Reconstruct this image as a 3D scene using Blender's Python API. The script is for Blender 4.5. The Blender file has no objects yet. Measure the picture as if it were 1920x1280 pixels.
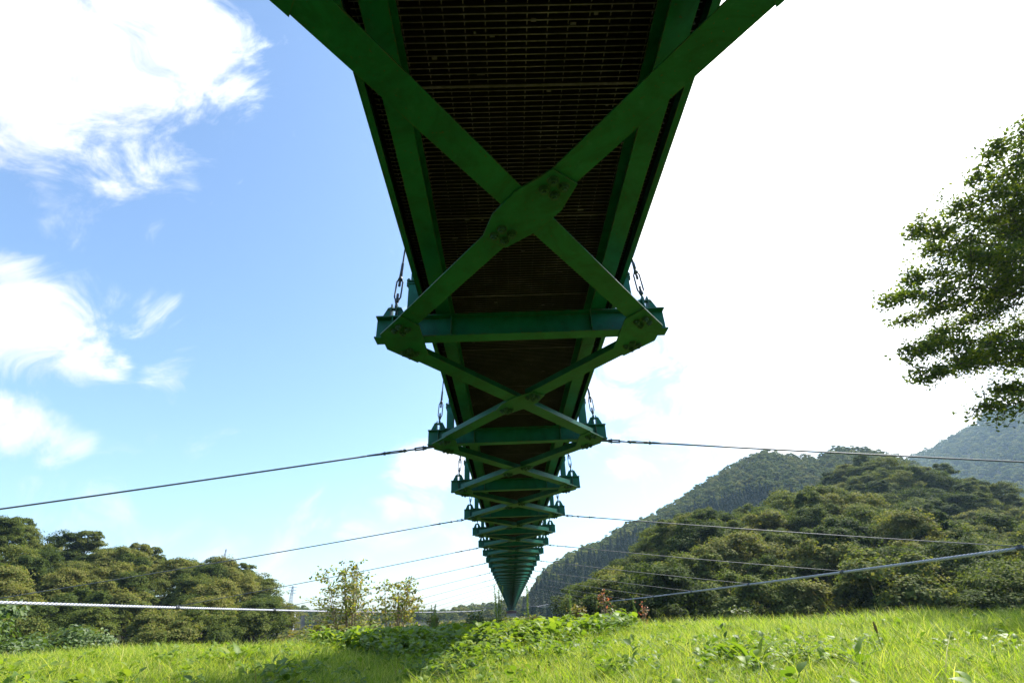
import bpy, math, random
import numpy as np
from math import sin, cos, tan, radians as R, pi, hypot, atan2, degrees
from mathutils import Vector, Matrix, Euler

scene = bpy.context.scene
COL = scene.collection

# ------------------------------------------------------------------ camera
cam = bpy.data.cameras.new('camera')
cam.sensor_width = 36.0
cam.lens = 933.0 / 1920.0 * 36.0
cam.clip_start = 0.05
cam.clip_end = 6000
camo = bpy.data.objects.new('camera', cam)
COL.objects.link(camo)
camo.matrix_world = (Matrix.Translation((0, 0, 0.56)) @ Matrix.Rotation(R(-1.3), 4, 'Z')
                     @ Matrix.Rotation(R(90 + 28.5), 4, 'X') @ Matrix.Rotation(R(-2.5), 4, 'Z'))
scene.camera = camo

# ------------------------------------------------------------------ light
SUN_AZ, SUN_EL = 56.0, 51.0          # azimuth clockwise from +Y (the bridge axis)
scene.view_settings.view_transform = 'Standard'
scene.view_settings.look = 'None'
scene.view_settings.gamma = 1.0
scene.view_settings.exposure = 1.15
scene.view_settings.use_curve_mapping = False

sd = Vector((sin(R(SUN_AZ)) * cos(R(SUN_EL)), cos(R(SUN_AZ)) * cos(R(SUN_EL)), sin(R(SUN_EL))))
sun = bpy.data.lights.new('sun', 'SUN')
sun.energy = 5.0
sun.angle = R(0.5)
sun.color = (1.0, 0.95, 0.86)
suno = bpy.data.objects.new('sun', sun)
COL.objects.link(suno)
suno.rotation_euler = sd.to_track_quat('Z', 'Y').to_euler()

world = bpy.data.worlds.new('World')
scene.world = world
world.use_nodes = True
nt = world.node_tree
nt.nodes.clear()
N = nt.nodes.new
L = nt.links.new
out = N('ShaderNodeOutputWorld')
bg = N('ShaderNodeBackground')
bg.inputs[1].default_value = 0.118
sky = N('ShaderNodeTexSky')
sky.sky_type = 'NISHITA'
sky.sun_disc = False
sky.sun_elevation = R(SUN_EL)
sky.sun_rotation = R(SUN_AZ)
sky.air_density = 1.0
sky.dust_density = 0.9
sky.ozone_density = 1.6
tc = N('ShaderNodeTexCoord')


def vmath(op, a, b=None):
    n = N('ShaderNodeVectorMath'); n.operation = op
    for i, v in enumerate((a, b)):
        if v is None: continue
        if hasattr(v, 'is_output'): L(v, n.inputs[i])
        else: n.inputs[i].default_value = v
    return n.outputs['Value'] if op in ('DISTANCE', 'LENGTH', 'DOT_PRODUCT') else n.outputs[0]


def fmath(op, a, b=None, c=None, clamp=False):
    n = N('ShaderNodeMath'); n.operation = op; n.use_clamp = clamp
    for i, v in enumerate((a, b, c)):
        if v is None: continue
        if hasattr(v, 'is_output'): L(v, n.inputs[i])
        else: n.inputs[i].default_value = v
    return n.outputs[0]


# cloud masses: direction, angular size, density
CLOUDS = [(-0.603,0.374,0.705,0.170,1.00),(-0.473,0.446,0.760,0.085,1.00),(-0.442,0.497,0.747,0.039,0.60),(-0.529,0.492,0.691,0.058,0.80),
(-0.649,0.449,0.614,0.070,0.90),(-0.643,0.490,0.589,0.046,0.72),(-0.589,0.507,0.629,0.048,0.68),(-0.579,0.541,0.611,0.036,0.58),
(-0.507,0.573,0.644,0.030,0.35),(-0.648,0.540,0.537,0.054,0.25),(-0.685,0.616,0.392,0.078,1.00),(-0.636,0.672,0.380,0.058,0.90),
(-0.603,0.704,0.375,0.032,0.80),(-0.694,0.670,0.262,0.045,0.95),(-0.664,0.700,0.258,0.034,0.80),(-0.651,0.721,0.232,0.034,0.70),
(-0.563,0.680,0.470,0.034,0.65),(-0.593,0.654,0.469,0.030,0.50),(-0.591,0.682,0.432,0.030,0.60),(-0.634,0.615,0.469,0.035,0.40),
(-0.543,0.746,0.385,0.036,0.52),(-0.163,0.957,0.242,0.060,0.85),(-0.102,0.961,0.256,0.051,0.70),(-0.152,0.970,0.189,0.040,0.75),
(-0.205,0.964,0.171,0.034,0.75),(-0.598,0.793,0.119,0.100,0.36),(-0.522,0.847,0.099,0.110,0.42),(-0.470,0.872,0.140,0.085,0.30),
(-0.364,0.923,0.126,0.070,0.38),(-0.242,0.967,0.082,0.120,0.38),(-0.093,0.991,0.096,0.080,0.36),(0.224,0.946,0.234,0.038,0.50),
(0.265,0.887,0.378,0.138,0.60),(0.395,0.868,0.301,0.108,0.50),(0.472,0.443,0.763,0.470,1.10),(0.636,0.627,0.450,0.400,1.0),
(0.358,0.690,0.629,0.240,0.60),(0.515,0.785,0.344,0.260,0.75)]
D = tc.outputs['Generated']
wn = N('ShaderNodeTexNoise'); wn.inputs['Scale'].default_value = 5.0; wn.inputs['Detail'].default_value = 3
L(D, wn.inputs['Vector'])
warp = vmath('SCALE', vmath('SUBTRACT', wn.outputs['Color'], (0.5, 0.5, 0.5)))
warp.node.inputs['Scale'].default_value = 0.12
Dw = vmath('ADD', D, warp)
mask = None
for (x, y, z, r, w) in CLOUDS:
    d = vmath('DISTANCE', Dw, (x, y, z))
    m = N('ShaderNodeMapRange'); m.interpolation_type = 'SMOOTHSTEP'
    L(d, m.inputs[0])
    m.inputs[1].default_value = r * 1.75; m.inputs[2].default_value = r * 0.25
    m.inputs[3].default_value = 0; m.inputs[4].default_value = w
    mask = m.outputs[0] if mask is None else fmath('MAXIMUM', mask, m.outputs[0])
mp = N('ShaderNodeMapping'); mp.inputs['Rotation'].default_value = (0.3, 0.5, 0.6); mp.inputs['Scale'].default_value = (1.0, 1.7, 1.5)
L(D, mp.inputs[0])
n1 = N('ShaderNodeTexNoise'); n1.inputs['Scale'].default_value = 6.5; n1.inputs['Detail'].default_value = 11
n1.inputs['Roughness'].default_value = 0.66; n1.inputs['Distortion'].default_value = 0.8
L(mp.outputs[0], n1.inputs['Vector'])
n1b = fmath('MULTIPLY', fmath('SUBTRACT', n1.outputs['Fac'], 0.5), 3.7)
cl = fmath('ADD', fmath('MULTIPLY', mask, 1.5), n1b)
cm = N('ShaderNodeMapRange'); cm.interpolation_type = 'SMOOTHSTEP'
L(cl, cm.inputs[0]); cm.inputs[1].default_value = 0.30; cm.inputs[2].default_value = 1.75
cfac = fmath('MULTIPLY', cm.outputs[0], fmath('GREATER_THAN', mask, 0.0))
# clouds are lit by the sun: brighter the nearer to it
sdot = vmath('DOT_PRODUCT', D, tuple(sd))
glow = fmath('POWER', fmath('MAXIMUM', sdot, 0.0), 3.0)
cv = N('ShaderNodeTexNoise'); cv.inputs['Scale'].default_value = 9.0; cv.inputs['Detail'].default_value = 7
L(mp.outputs[0], cv.inputs['Vector'])
cb = fmath('ADD', fmath('ADD', 3.5, fmath('MULTIPLY', cv.outputs['Fac'], 3.0)), fmath('MULTIPLY', glow, 9.0))
ccol = vmath('SCALE', (1.0, 0.99, 0.98)); L(cb, ccol.node.inputs['Scale'])
# clear sky tinted evenly towards cyan, then mixed with the clouds
mixc = N('ShaderNodeMix'); mixc.data_type = 'RGBA'
skycol = N('ShaderNodeMix'); skycol.data_type = 'RGBA'; skycol.blend_type = 'MULTIPLY'
skycol.inputs[0].default_value = 1.0
L(sky.outputs[0], skycol.inputs[6]); skycol.inputs[7].default_value = (0.96, 1.07, 1.12, 1)
L(cfac, mixc.inputs[0]); L(skycol.outputs[2], mixc.inputs[6]); L(ccol, mixc.inputs[7])
L(mixc.outputs[2], bg.inputs[0]); L(bg.outputs[0], out.inputs[0])

rng = np.random.default_rng(7)
random.seed(7)


# ------------------------------------------------------------------ materials
def new_mat(name):
    m = bpy.data.materials.new(name); m.use_nodes = True
    t = m.node_tree; t.nodes.clear()
    o = t.nodes.new('ShaderNodeOutputMaterial')
    return m, t, o


def bsdf(t, col=(0.5, 0.5, 0.5), rough=0.6, metal=0.0, spec=0.5):
    b = t.nodes.new('ShaderNodeBsdfPrincipled')
    b.inputs['Base Color'].default_value = (*col, 1)
    b.inputs['Roughness'].default_value = rough
    b.inputs['Metallic'].default_value = metal
    b.inputs['Specular IOR Level'].default_value = spec
    return b


def ramp(t, fac, stops):
    r = t.nodes.new('ShaderNodeValToRGB')
    e = r.color_ramp.elements
    while len(e) < len(stops): e.new(0.5)
    for i, (p, c) in enumerate(stops):
        e[i].position = p; e[i].color = (*c, 1)
    t.links.new(fac, r.inputs[0])
    return r.outputs[0]


def noise(t, scale, detail=4, rough=0.6, coord='Object', dist=0.0):
    c = t.nodes.new('ShaderNodeTexCoord'); n = t.nodes.new('ShaderNodeTexNoise')
    n.inputs['Scale'].default_value = scale; n.inputs['Detail'].default_value = detail
    n.inputs['Roughness'].default_value = rough; n.inputs['Distortion'].default_value = dist
    t.links.new(c.outputs[coord], n.inputs['Vector'])
    return n.outputs['Fac']


def mixcol(t, fac, a, b, mode='MIX'):
    m = t.nodes.new('ShaderNodeMix'); m.data_type = 'RGBA'; m.blend_type = mode
    for s, v in ((0, fac), (6, a), (7, b)):
        if hasattr(v, 'is_output'): t.links.new(v, m.inputs[s])
        elif s == 0: m.inputs[0].default_value = v
        else: m.inputs[s].default_value = (*v, 1)
    return m.outputs[2]


def paint_mat():
    m, t, o = new_mat('green_paint')
    b = bsdf(t, rough=0.45, spec=0.3)
    g = t.nodes.new('ShaderNodeNewGeometry')
    base = ramp(t, noise(t, 1.7, 5), [(0.28, (0.003, 0.088, 0.054)), (0.5, (0.004, 0.122, 0.074)), (0.72, (0.009, 0.158, 0.100))])
    # chalky weathering streaks
    base = mixcol(t, ramp(t, noise(t, 14, 6, 0.7), [(0.56, (0, 0, 0)), (0.78, (0.6, 0.6, 0.6))]), base, (0.035, 0.16, 0.13))
    grime = ramp(t, noise(t, 2.6, 7, 0.75, dist=1.2), [(0.34, (0.66, 0.63, 0.60)), (0.54, (1, 1, 1))])
    base = mixcol(t, 1.0, base, grime, 'MULTIPLY')
    # rust along arrises and in freckles
    bv = t.nodes.new('ShaderNodeBevel'); bv.samples = 3; bv.inputs['Radius'].default_value = 0.009
    dp = t.nodes.new('ShaderNodeVectorMath'); dp.operation = 'DOT_PRODUCT'
    t.links.new(bv.outputs[0], dp.inputs[0]); t.links.new(g.outputs['Normal'], dp.inputs[1])
    edge = ramp(t, dp.outputs['Value'], [(0.90, (1, 1, 1)), (0.985, (0, 0, 0))])
    patch = ramp(t, noise(t, 9, 4, 0.7), [(0.42, (0, 0, 0)), (0.60, (1, 1, 1))])
    em = mixcol(t, 1.0, edge, patch, 'MULTIPLY')
    base = mixcol(t, em, base, (0.12, 0.045, 0.022))
    fr = ramp(t, noise(t, 60, 3, 0.6), [(0.655, (0, 0, 0)), (0.70, (1, 1, 1))])
    base = mixcol(t, mixcol(t, 1.0, fr, (0.7, 0.7, 0.7), 'MULTIPLY'), base, (0.10, 0.045, 0.022))
    t.links.new(base, b.inputs['Base Color'])
    bp = t.nodes.new('ShaderNodeBump'); bp.inputs['Strength'].default_value = 0.15; bp.inputs['Distance'].default_value = 0.004
    t.links.new(noise(t, 25, 5), bp.inputs['Height']); t.links.new(bp.outputs[0], b.inputs['Normal'])
    t.links.new(b.outputs[0], o.inputs[0])
    return m


def simple_mat(name, c1, c2, scale=8, rough=0.6, metal=0.0, bump=0.2, bscale=None, spec=0.5):
    m, t, o = new_mat(name)
    b = bsdf(t, c1, rough, metal, spec)
    t.links.new(ramp(t, noise(t, scale, 6, 0.65), [(0.32, c1), (0.68, c2)]), b.inputs['Base Color'])
    if bump:
        bp = t.nodes.new('ShaderNodeBump'); bp.inputs['Strength'].default_value = bump; bp.inputs['Distance'].default_value = 0.02
        t.links.new(noise(t, bscale or scale * 3, 5), bp.inputs['Height']); t.links.new(bp.outputs[0], b.inputs['Normal'])
    t.links.new(b.outputs[0], o.inputs[0])
    return m


def leaf_mat(name, stops, trans=0.4, rough=0.5, objvar=0.5, tint=(1.25, 1.3, 0.6), spec=0.4):
    """stops: list of colours; varied per leaf and per plant; light shines through the blades"""
    m, t, o = new_mat(name)
    g = t.nodes.new('ShaderNodeNewGeometry'); oi = t.nodes.new('ShaderNodeObjectInfo')
    a = t.nodes.new('ShaderNodeMath'); a.operation = 'MULTIPLY'; a.inputs[1].default_value = 1 - objvar
    c = t.nodes.new('ShaderNodeMath'); c.operation = 'MULTIPLY_ADD'; c.inputs[1].default_value = objvar
    t.links.new(g.outputs['Random Per Island'], a.inputs[0])
    t.links.new(oi.outputs['Random'], c.inputs[0]); t.links.new(a.outputs[0], c.inputs[2])
    n = len(stops)
    col = ramp(t, c.outputs[0], [((i + 0.5) / n * 0.9 + 0.05, s) for i, s in enumerate(stops)])
    b = bsdf(t, rough=rough, spec=spec)
    t.links.new(col, b.inputs['Base Color'])
    tr = t.nodes.new('ShaderNodeBsdfTranslucent')
    t.links.new(mixcol(t, 1.0, col, tint, 'MULTIPLY'), tr.inputs[0])
    mx = t.nodes.new('ShaderNodeMixShader'); mx.inputs[0].default_value = trans
    t.links.new(b.outputs[0], mx.inputs[1]); t.links.new(tr.outputs[0], mx.inputs[2])
    t.links.new(mx.outputs[0], o.inputs[0])
    return m


def grating_mat():
    m, t, o = new_mat('weathered_grating')
    b = bsdf(t, rough=0.6, metal=0.0, spec=0.3)
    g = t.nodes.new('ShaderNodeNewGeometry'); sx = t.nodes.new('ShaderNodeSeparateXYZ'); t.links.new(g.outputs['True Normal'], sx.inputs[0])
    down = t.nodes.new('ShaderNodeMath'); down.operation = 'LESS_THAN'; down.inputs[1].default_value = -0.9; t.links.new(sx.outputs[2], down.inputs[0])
    under_col = ramp(t, noise(t, 2.2, 6, 0.75), [(0.30, (0.05, 0.036, 0.06)), (0.52, (0.14, 0.10, 0.17)), (0.74, (0.36, 0.26, 0.40))])
    t.links.new(mixcol(t, down.outputs[0], (0.014, 0.009, 0.010), under_col), b.inputs['Base Color'])  # down-facing faces take the lighter mottled colour, all others near black
    t.links.new(b.outputs[0], o.inputs[0])
    return m


M = {}
M['paint'] = paint_mat()
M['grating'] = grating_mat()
M['deckmat'] = simple_mat('dark_deck_boards', (0.006, 0.004, 0.004), (0.018, 0.011, 0.009), 3, 0.9, spec=0.1)
M['galv'] = simple_mat('galvanised_steel', (0.16, 0.17, 0.19), (0.30, 0.31, 0.34), 20, 0.45, 0.6, 0.1)
M['cable'] = simple_mat('galvanised_wire_rope', (0.24, 0.25, 0.30), (0.42, 0.43, 0.48), 20, 0.5, 0.3, 0.1)
M['wire'] = simple_mat('weathered_wire', (0.09, 0.09, 0.10), (0.17, 0.17, 0.18), 20, 0.6, 0.2, 0.1)
M['darksteel'] = simple_mat('dull_dark_steel', (0.035, 0.04, 0.05), (0.10, 0.11, 0.13), 20, 0.5, 0.4, 0.1)
M['concrete'] = simple_mat('stained_concrete', (0.20, 0.18, 0.16), (0.34, 0.31, 0.28), 1.5, 0.85, 0, 0.3, 12)
M['white'] = simple_mat('white_pipe', (0.72, 0.72, 0.70), (0.82, 0.82, 0.80), 3, 0.5)
M['stone'] = simple_mat('pale_stone', (0.30, 0.28, 0.25), (0.52, 0.50, 0.46), 3, 0.9, 0, 0.4)
M['redwood'] = simple_mat('rusty_red_board', (0.10, 0.03, 0.02), (0.17, 0.06, 0.04), 3, 0.8)
M['bolt'] = simple_mat('grimy_green_bolts', (0.010, 0.050, 0.034), (0.022, 0.080, 0.055), 30, 0.6)
M['bark'] = simple_mat('bark', (0.035, 0.026, 0.018), (0.10, 0.08, 0.06), 9, 0.9, 0, 0.6, 30)
M['palebark'] = simple_mat('pale_stem_bark', (0.16, 0.10, 0.06), (0.30, 0.21, 0.14), 9, 0.8)
M['mast'] = simple_mat('mast_steel', (0.28, 0.30, 0.34), (0.42, 0.44, 0.48), 3, 0.6, 0.2)
M['forest'] = leaf_mat('broadleaf_foliage', [(0.036, 0.056, 0.014), (0.075, 0.104, 0.022), (0.132, 0.158, 0.034), (0.215, 0.195, 0.058)], 0.40, 0.75, 0.55, spec=0.1)
M['forest_far'] = leaf_mat('far_broadleaf_foliage', [(0.065, 0.095, 0.020), (0.110, 0.145, 0.026), (0.160, 0.185, 0.036), (0.220, 0.205, 0.05)], 0.3, 0.75, 0.6, spec=0.1)
M['conifer'] = leaf_mat('conifer_needles', [(0.016, 0.034, 0.015), (0.026, 0.052, 0.021), (0.044, 0.074, 0.026)], 0.15, 0.7, 0.6, (1, 1.1, .6), 0.15)
M['maple'] = leaf_mat('overhanging_leaves', [(0.040, 0.068, 0.012), (0.075, 0.115, 0.018), (0.125, 0.160, 0.026)], 0.55, 0.5, 0.1, (1.4, 1.35, 0.5), 0.3)
M['sapling'] = leaf_mat('sapling_leaves', [(0.11, 0.15, 0.035), (0.18, 0.21, 0.05), (0.26, 0.26, 0.07), (0.30, 0.23, 0.07)], 0.55, 0.5, 0.1)
M['scrub'] = leaf_mat('scrub_leaves', [(0.06, 0.09, 0.02), (0.11, 0.14, 0.03), (0.17, 0.18, 0.04), (0.22, 0.16, 0.05)], 0.35, 0.5, 0.6)
M['brightbush'] = leaf_mat('bright_bush_leaves', [(0.05, 0.09, 0.02), (0.08, 0.13, 0.025), (0.12, 0.17, 0.035)], 0.35, 0.5, 0.3)
M['redleaf'] = leaf_mat('coral_red_leaves', [(0.10, 0.13, 0.03), (0.16, 0.16, 0.04), (0.40, 0.16, 0.08), (0.50, 0.22, 0.12)], 0.4, 0.5, 0.1, (1.2, .8, .6))
M['grass'] = leaf_mat('grass_blades', [(0.080, 0.15, 0.016), (0.20, 0.285, 0.026), (0.32, 0.39, 0.038), (0.52, 0.48, 0.16)], 0.5, 0.55, 0.45, (1.2, 1.3, 0.5), 0.25)
M['dock'] = leaf_mat('broad_weed_leaves', [(0.085, 0.15, 0.022), (0.125, 0.20, 0.028), (0.18, 0.26, 0.035), (0.25, 0.30, 0.05)], 0.45, 0.5, 0.3, (1.3, 1.35, 0.45), 0.25)
M['seed'] = leaf_mat('seed_heads', [(0.22, 0.12, 0.04), (0.32, 0.20, 0.07), (0.26, 0.24, 0.08)], 0.3, 0.7, 0.2)
M['spike'] = leaf_mat('green_spikes', [(0.14, 0.20, 0.035), (0.20, 0.26, 0.05)], 0.35, 0.6, 0.2)


def ground_mat():
    m, t, o = new_mat('meadow_soil')
    b = bsdf(t, rough=0.95, spec=0.1)
    tcn = t.nodes.new('ShaderNodeTexCoord'); ln = t.nodes.new('ShaderNodeVectorMath'); ln.operation = 'LENGTH'
    t.links.new(tcn.outputs['Object'], ln.inputs[0])
    far_ = t.nodes.new('ShaderNodeMapRange'); t.links.new(ln.outputs['Value'], far_.inputs[0]); far_.inputs[1].default_value = 35; far_.inputs[2].default_value = 60
    meadow = ramp(t, noise(t, 3.0, 8, 0.7), [(0.3, (0.05, 0.07, 0.012)), (0.5, (0.09, 0.115, 0.02)), (0.7, (0.13, 0.12, 0.035))])
    floor_ = ramp(t, noise(t, 0.4, 8, 0.7), [(0.3, (0.016, 0.018, 0.008)), (0.7, (0.040, 0.046, 0.016))])     # leaf litter under the woods
    t.links.new(mixcol(t, far_.outputs[0], meadow, floor_), b.inputs['Base Color'])
    bp = t.nodes.new('ShaderNodeBump'); bp.inputs['Strength'].default_value = 0.6; bp.inputs['Distance'].default_value = 0.05
    t.links.new(noise(t, 25, 6, 0.7), bp.inputs['Height']); t.links.new(bp.outputs[0], b.inputs['Normal'])
    t.links.new(b.outputs[0], o.inputs[0])
    return m


M['ground'] = ground_mat()


# ------------------------------------------------------------------ mesh helpers
class MB:
    def __init__(s): s.v = []; s.f = []; s.dark = []

    def add(s, vs, fs):
        n = len(s.v); s.v += [tuple(p) for p in vs]; s.f += [tuple(i + n for i in f) for f in fs]

    def box(s, x0, x1, y0, y1, z0, z1):
        s.add([(x0, y0, z0), (x1, y0, z0), (x1, y1, z0), (x0, y1, z0), (x0, y0, z1), (x1, y0, z1), (x1, y1, z1), (x0, y1, z1)],
              [(0, 3, 2, 1), (4, 5, 6, 7), (0, 1, 5, 4), (1, 2, 6, 5), (2, 3, 7, 6), (3, 0, 4, 7)])

    def obox(s, c, ax, ay, az, hx, hy, hz):
        c = Vector(c); ax, ay, az = Vector(ax) * hx, Vector(ay) * hy, Vector(az) * hz
        v = [c + ax * i + ay * j + az * k for k in (-1, 1) for (i, j) in ((-1, -1), (1, -1), (1, 1), (-1, 1))]
        s.add(v, [(0, 3, 2, 1), (4, 5, 6, 7), (0, 1, 5, 4), (1, 2, 6, 5), (2, 3, 7, 6), (3, 0, 4, 7)])

    def prism(s, poly, z0, z1):
        n = len(poly)
        a = sum(poly[i][0] * poly[(i + 1) % n][1] - poly[(i + 1) % n][0] * poly[i][1] for i in range(n))
        if a < 0: poly = poly[::-1]
        s.add([(x, y, z0) for x, y in poly] + [(x, y, z1) for x, y in poly],
              [tuple(range(n))[::-1], tuple(range(n, 2 * n))] + [(i, (i + 1) % n, (i + 1) % n + n, i + n) for i in range(n)])

    def tube(s, pts, rad, n=8, cap=True):
        pts = [Vector(p) for p in pts]
        if not hasattr(rad, '__len__'): rad = [rad] * len(pts)
        base = len(s.v); up = Vector((0, 0, 1)); prev = None
        for i, p in enumerate(pts):
            d = (pts[min(i + 1, len(pts) - 1)] - pts[max(i - 1, 0)]).normalized()
            if prev is None:
                a = d.cross(up if abs(d.z) < 0.9 else Vector((1, 0, 0))).normalized()
            else:
                a = (prev - d * prev.dot(d)).normalized()
            prev = a; b = d.cross(a)
            for k in range(n):
                t = 2 * pi * k / n
                s.v.append(tuple(p + (a * cos(t) + b * sin(t)) * rad[i]))
        for i in range(len(pts) - 1):
            for k in range(n):
                k2 = (k + 1) % n
                s.f.append((base + i * n + k, base + i * n + k2, base + (i + 1) * n + k2, base + (i + 1) * n + k))
        if cap:
            s.f.append(tuple(base + k for k in range(n))[::-1])
            s.f.append(tuple(base + (len(pts) - 1) * n + k for k in range(n)))

    def mesh(s, name, mat, smooth=False):
        me = bpy.data.meshes.new(name); me.from_pydata(s.v, [], s.f); me.materials.append(mat)
        if s.dark:
            me.materials.append(M['bolt'])
            for a, b in s.dark:
                for q in range(a, b): me.polygons[q].material_index = 1
        if smooth: me.polygons.foreach_set('use_smooth', [True] * len(me.polygons))
        me.update(); return me

    def build(s, name, mat, parent=None, loc=(0, 0, 0), smooth=False):
        return link(name, s.mesh(name, mat, smooth), parent, loc)


def link(name, me, parent=None, loc=(0, 0, 0), rot=None, scl=None):
    o = bpy.data.objects.new(name, me); COL.objects.link(o)
    o.location = loc
    if rot is not None: o.rotation_euler = rot
    if scl is not None: o.scale = scl
    if parent is not None: o.parent = parent
    return o


def tag(o, label=None, cat=None, group=None, kind=None):
    if label: o['label'] = label
    if cat: o['category'] = cat
    if group: o['group'] = group
    if kind: o['kind'] = kind
    return o


def thing(name, label, cat, loc=(0, 0, 0), rz=0.0, group=None):
    o = bpy.data.objects.new(name, None); COL.objects.link(o)
    o.location = loc; o.rotation_euler = (0, 0, rz); o.empty_display_size = 0.3
    return tag(o, label, cat, group)


def np_mesh(name, V, F, mat, smooth=False):
    """V (n,3), F (m,k) constant-size faces"""
    me = bpy.data.meshes.new(name)
    V = np.asarray(V, np.float32); F = np.asarray(F, np.int32); m, k = F.shape
    me.vertices.add(len(V)); me.vertices.foreach_set('co', V.ravel())
    me.loops.add(m * k); me.loops.foreach_set('vertex_index', F.ravel())
    me.polygons.add(m); me.polygons.foreach_set('loop_start', np.arange(m, dtype=np.int32) * k)
    me.polygons.foreach_set('loop_total', np.full(m, k, np.int32))
    if smooth: me.polygons.foreach_set('use_smooth', np.ones(m, bool))
    me.materials.append(mat); me.update(calc_edges=True); me.validate()
    return me


def unit(a): return a / np.maximum(np.linalg.norm(a, axis=-1, keepdims=True), 1e-9)


LEAF_QUAD = (np.array([[0, 0, 0], [0.42, 0.5, 0.06], [0, 1, -0.02], [-0.42, 0.5, 0.06]]), [(0, 1, 2, 3)])
LEAF_BENT = (np.array([[0, 0, 0], [0.30, 0.35, 0.05], [0.22, 0.75, 0.02], [0, 1.0, -0.10], [-0.22, 0.75, 0.02], [-0.30, 0.35, 0.05]]), [(0, 1, 2, 3), (0, 3, 4, 5)])


def leaves(name, C, Nrm, size, mat, tmpl=LEAF_QUAD, r=rng):
    """one mesh of many small leaf faces at points C, facing Nrm"""
    n = len(C); T, Fc = tmpl; k = len(T)
    Z = unit(Nrm); h = unit(np.cross(Z, r.normal(size=(n, 3)))); Y = h; X = np.cross(Y, Z)
    size = np.broadcast_to(size, (n,))[:, None, None]
    P = (T[None, :, 0:1] * X[:, None] + (T[None, :, 1:2] - 0.5) * Y[:, None] + T[None, :, 2:3] * Z[:, None]) * size + C[:, None]
    V = P.reshape(-1, 3)
    F = (np.array(Fc)[None] + (np.arange(n) * k)[:, None, None]).reshape(-1, len(Fc[0]))
    return np_mesh(name, V, F, mat)


def scatter(name, P, rot, scl, idx, protos):
    """one object that repeats small prototype meshes at many points (for what nobody could count)"""
    me = bpy.data.meshes.new(name)
    me.from_pydata([tuple(p) for p in P], [], [])
    a = me.attributes.new('rot', 'FLOAT_VECTOR', 'POINT'); a.data.foreach_set('vector', np.asarray(rot, np.float32).ravel())
    a = me.attributes.new('scl', 'FLOAT', 'POINT'); a.data.foreach_set('value', np.asarray(scl, np.float32))
    a = me.attributes.new('idx', 'INT', 'POINT'); a.data.foreach_set('value', np.asarray(idx, np.int32))
    pc = bpy.data.collections.new(name + '_kinds')
    for i, pm in enumerate(protos):
        pc.objects.link(bpy.data.objects.new('%s_kind_%02d' % (name, i), pm))
    o = link(name, me)
    ng = bpy.data.node_groups.new(name, 'GeometryNodeTree')
    ng.interface.new_socket('Geometry', in_out='INPUT', socket_type='NodeSocketGeometry')
    ng.interface.new_socket('Geometry', in_out='OUTPUT', socket_type='NodeSocketGeometry')
    gi = ng.nodes.new('NodeGroupInput'); go = ng.nodes.new('NodeGroupOutput')
    ip = ng.nodes.new('GeometryNodeInstanceOnPoints'); ci = ng.nodes.new('GeometryNodeCollectionInfo')
    ci.inputs['Collection'].default_value = pc
    ci.inputs['Separate Children'].default_value = True; ci.inputs['Reset Children'].default_value = True

    def attr(n, ty):
        q = ng.nodes.new('GeometryNodeInputNamedAttribute'); q.data_type = ty; q.inputs['Name'].default_value = n
        return q.outputs['Attribute']
    lk = ng.links.new
    lk(gi.outputs[0], ip.inputs['Points']); lk(ci.outputs[0], ip.inputs['Instance'])
    ip.inputs['Pick Instance'].default_value = True
    lk(attr('idx', 'INT'), ip.inputs['Instance Index'])
    lk(attr('rot', 'FLOAT_VECTOR'), ip.inputs['Rotation']); lk(attr('scl', 'FLOAT'), ip.inputs['Scale'])
    lk(ip.outputs[0], go.inputs[0])
    md = o.modifiers.new('scatter', 'NODES'); md.node_group = ng
    return o


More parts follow.
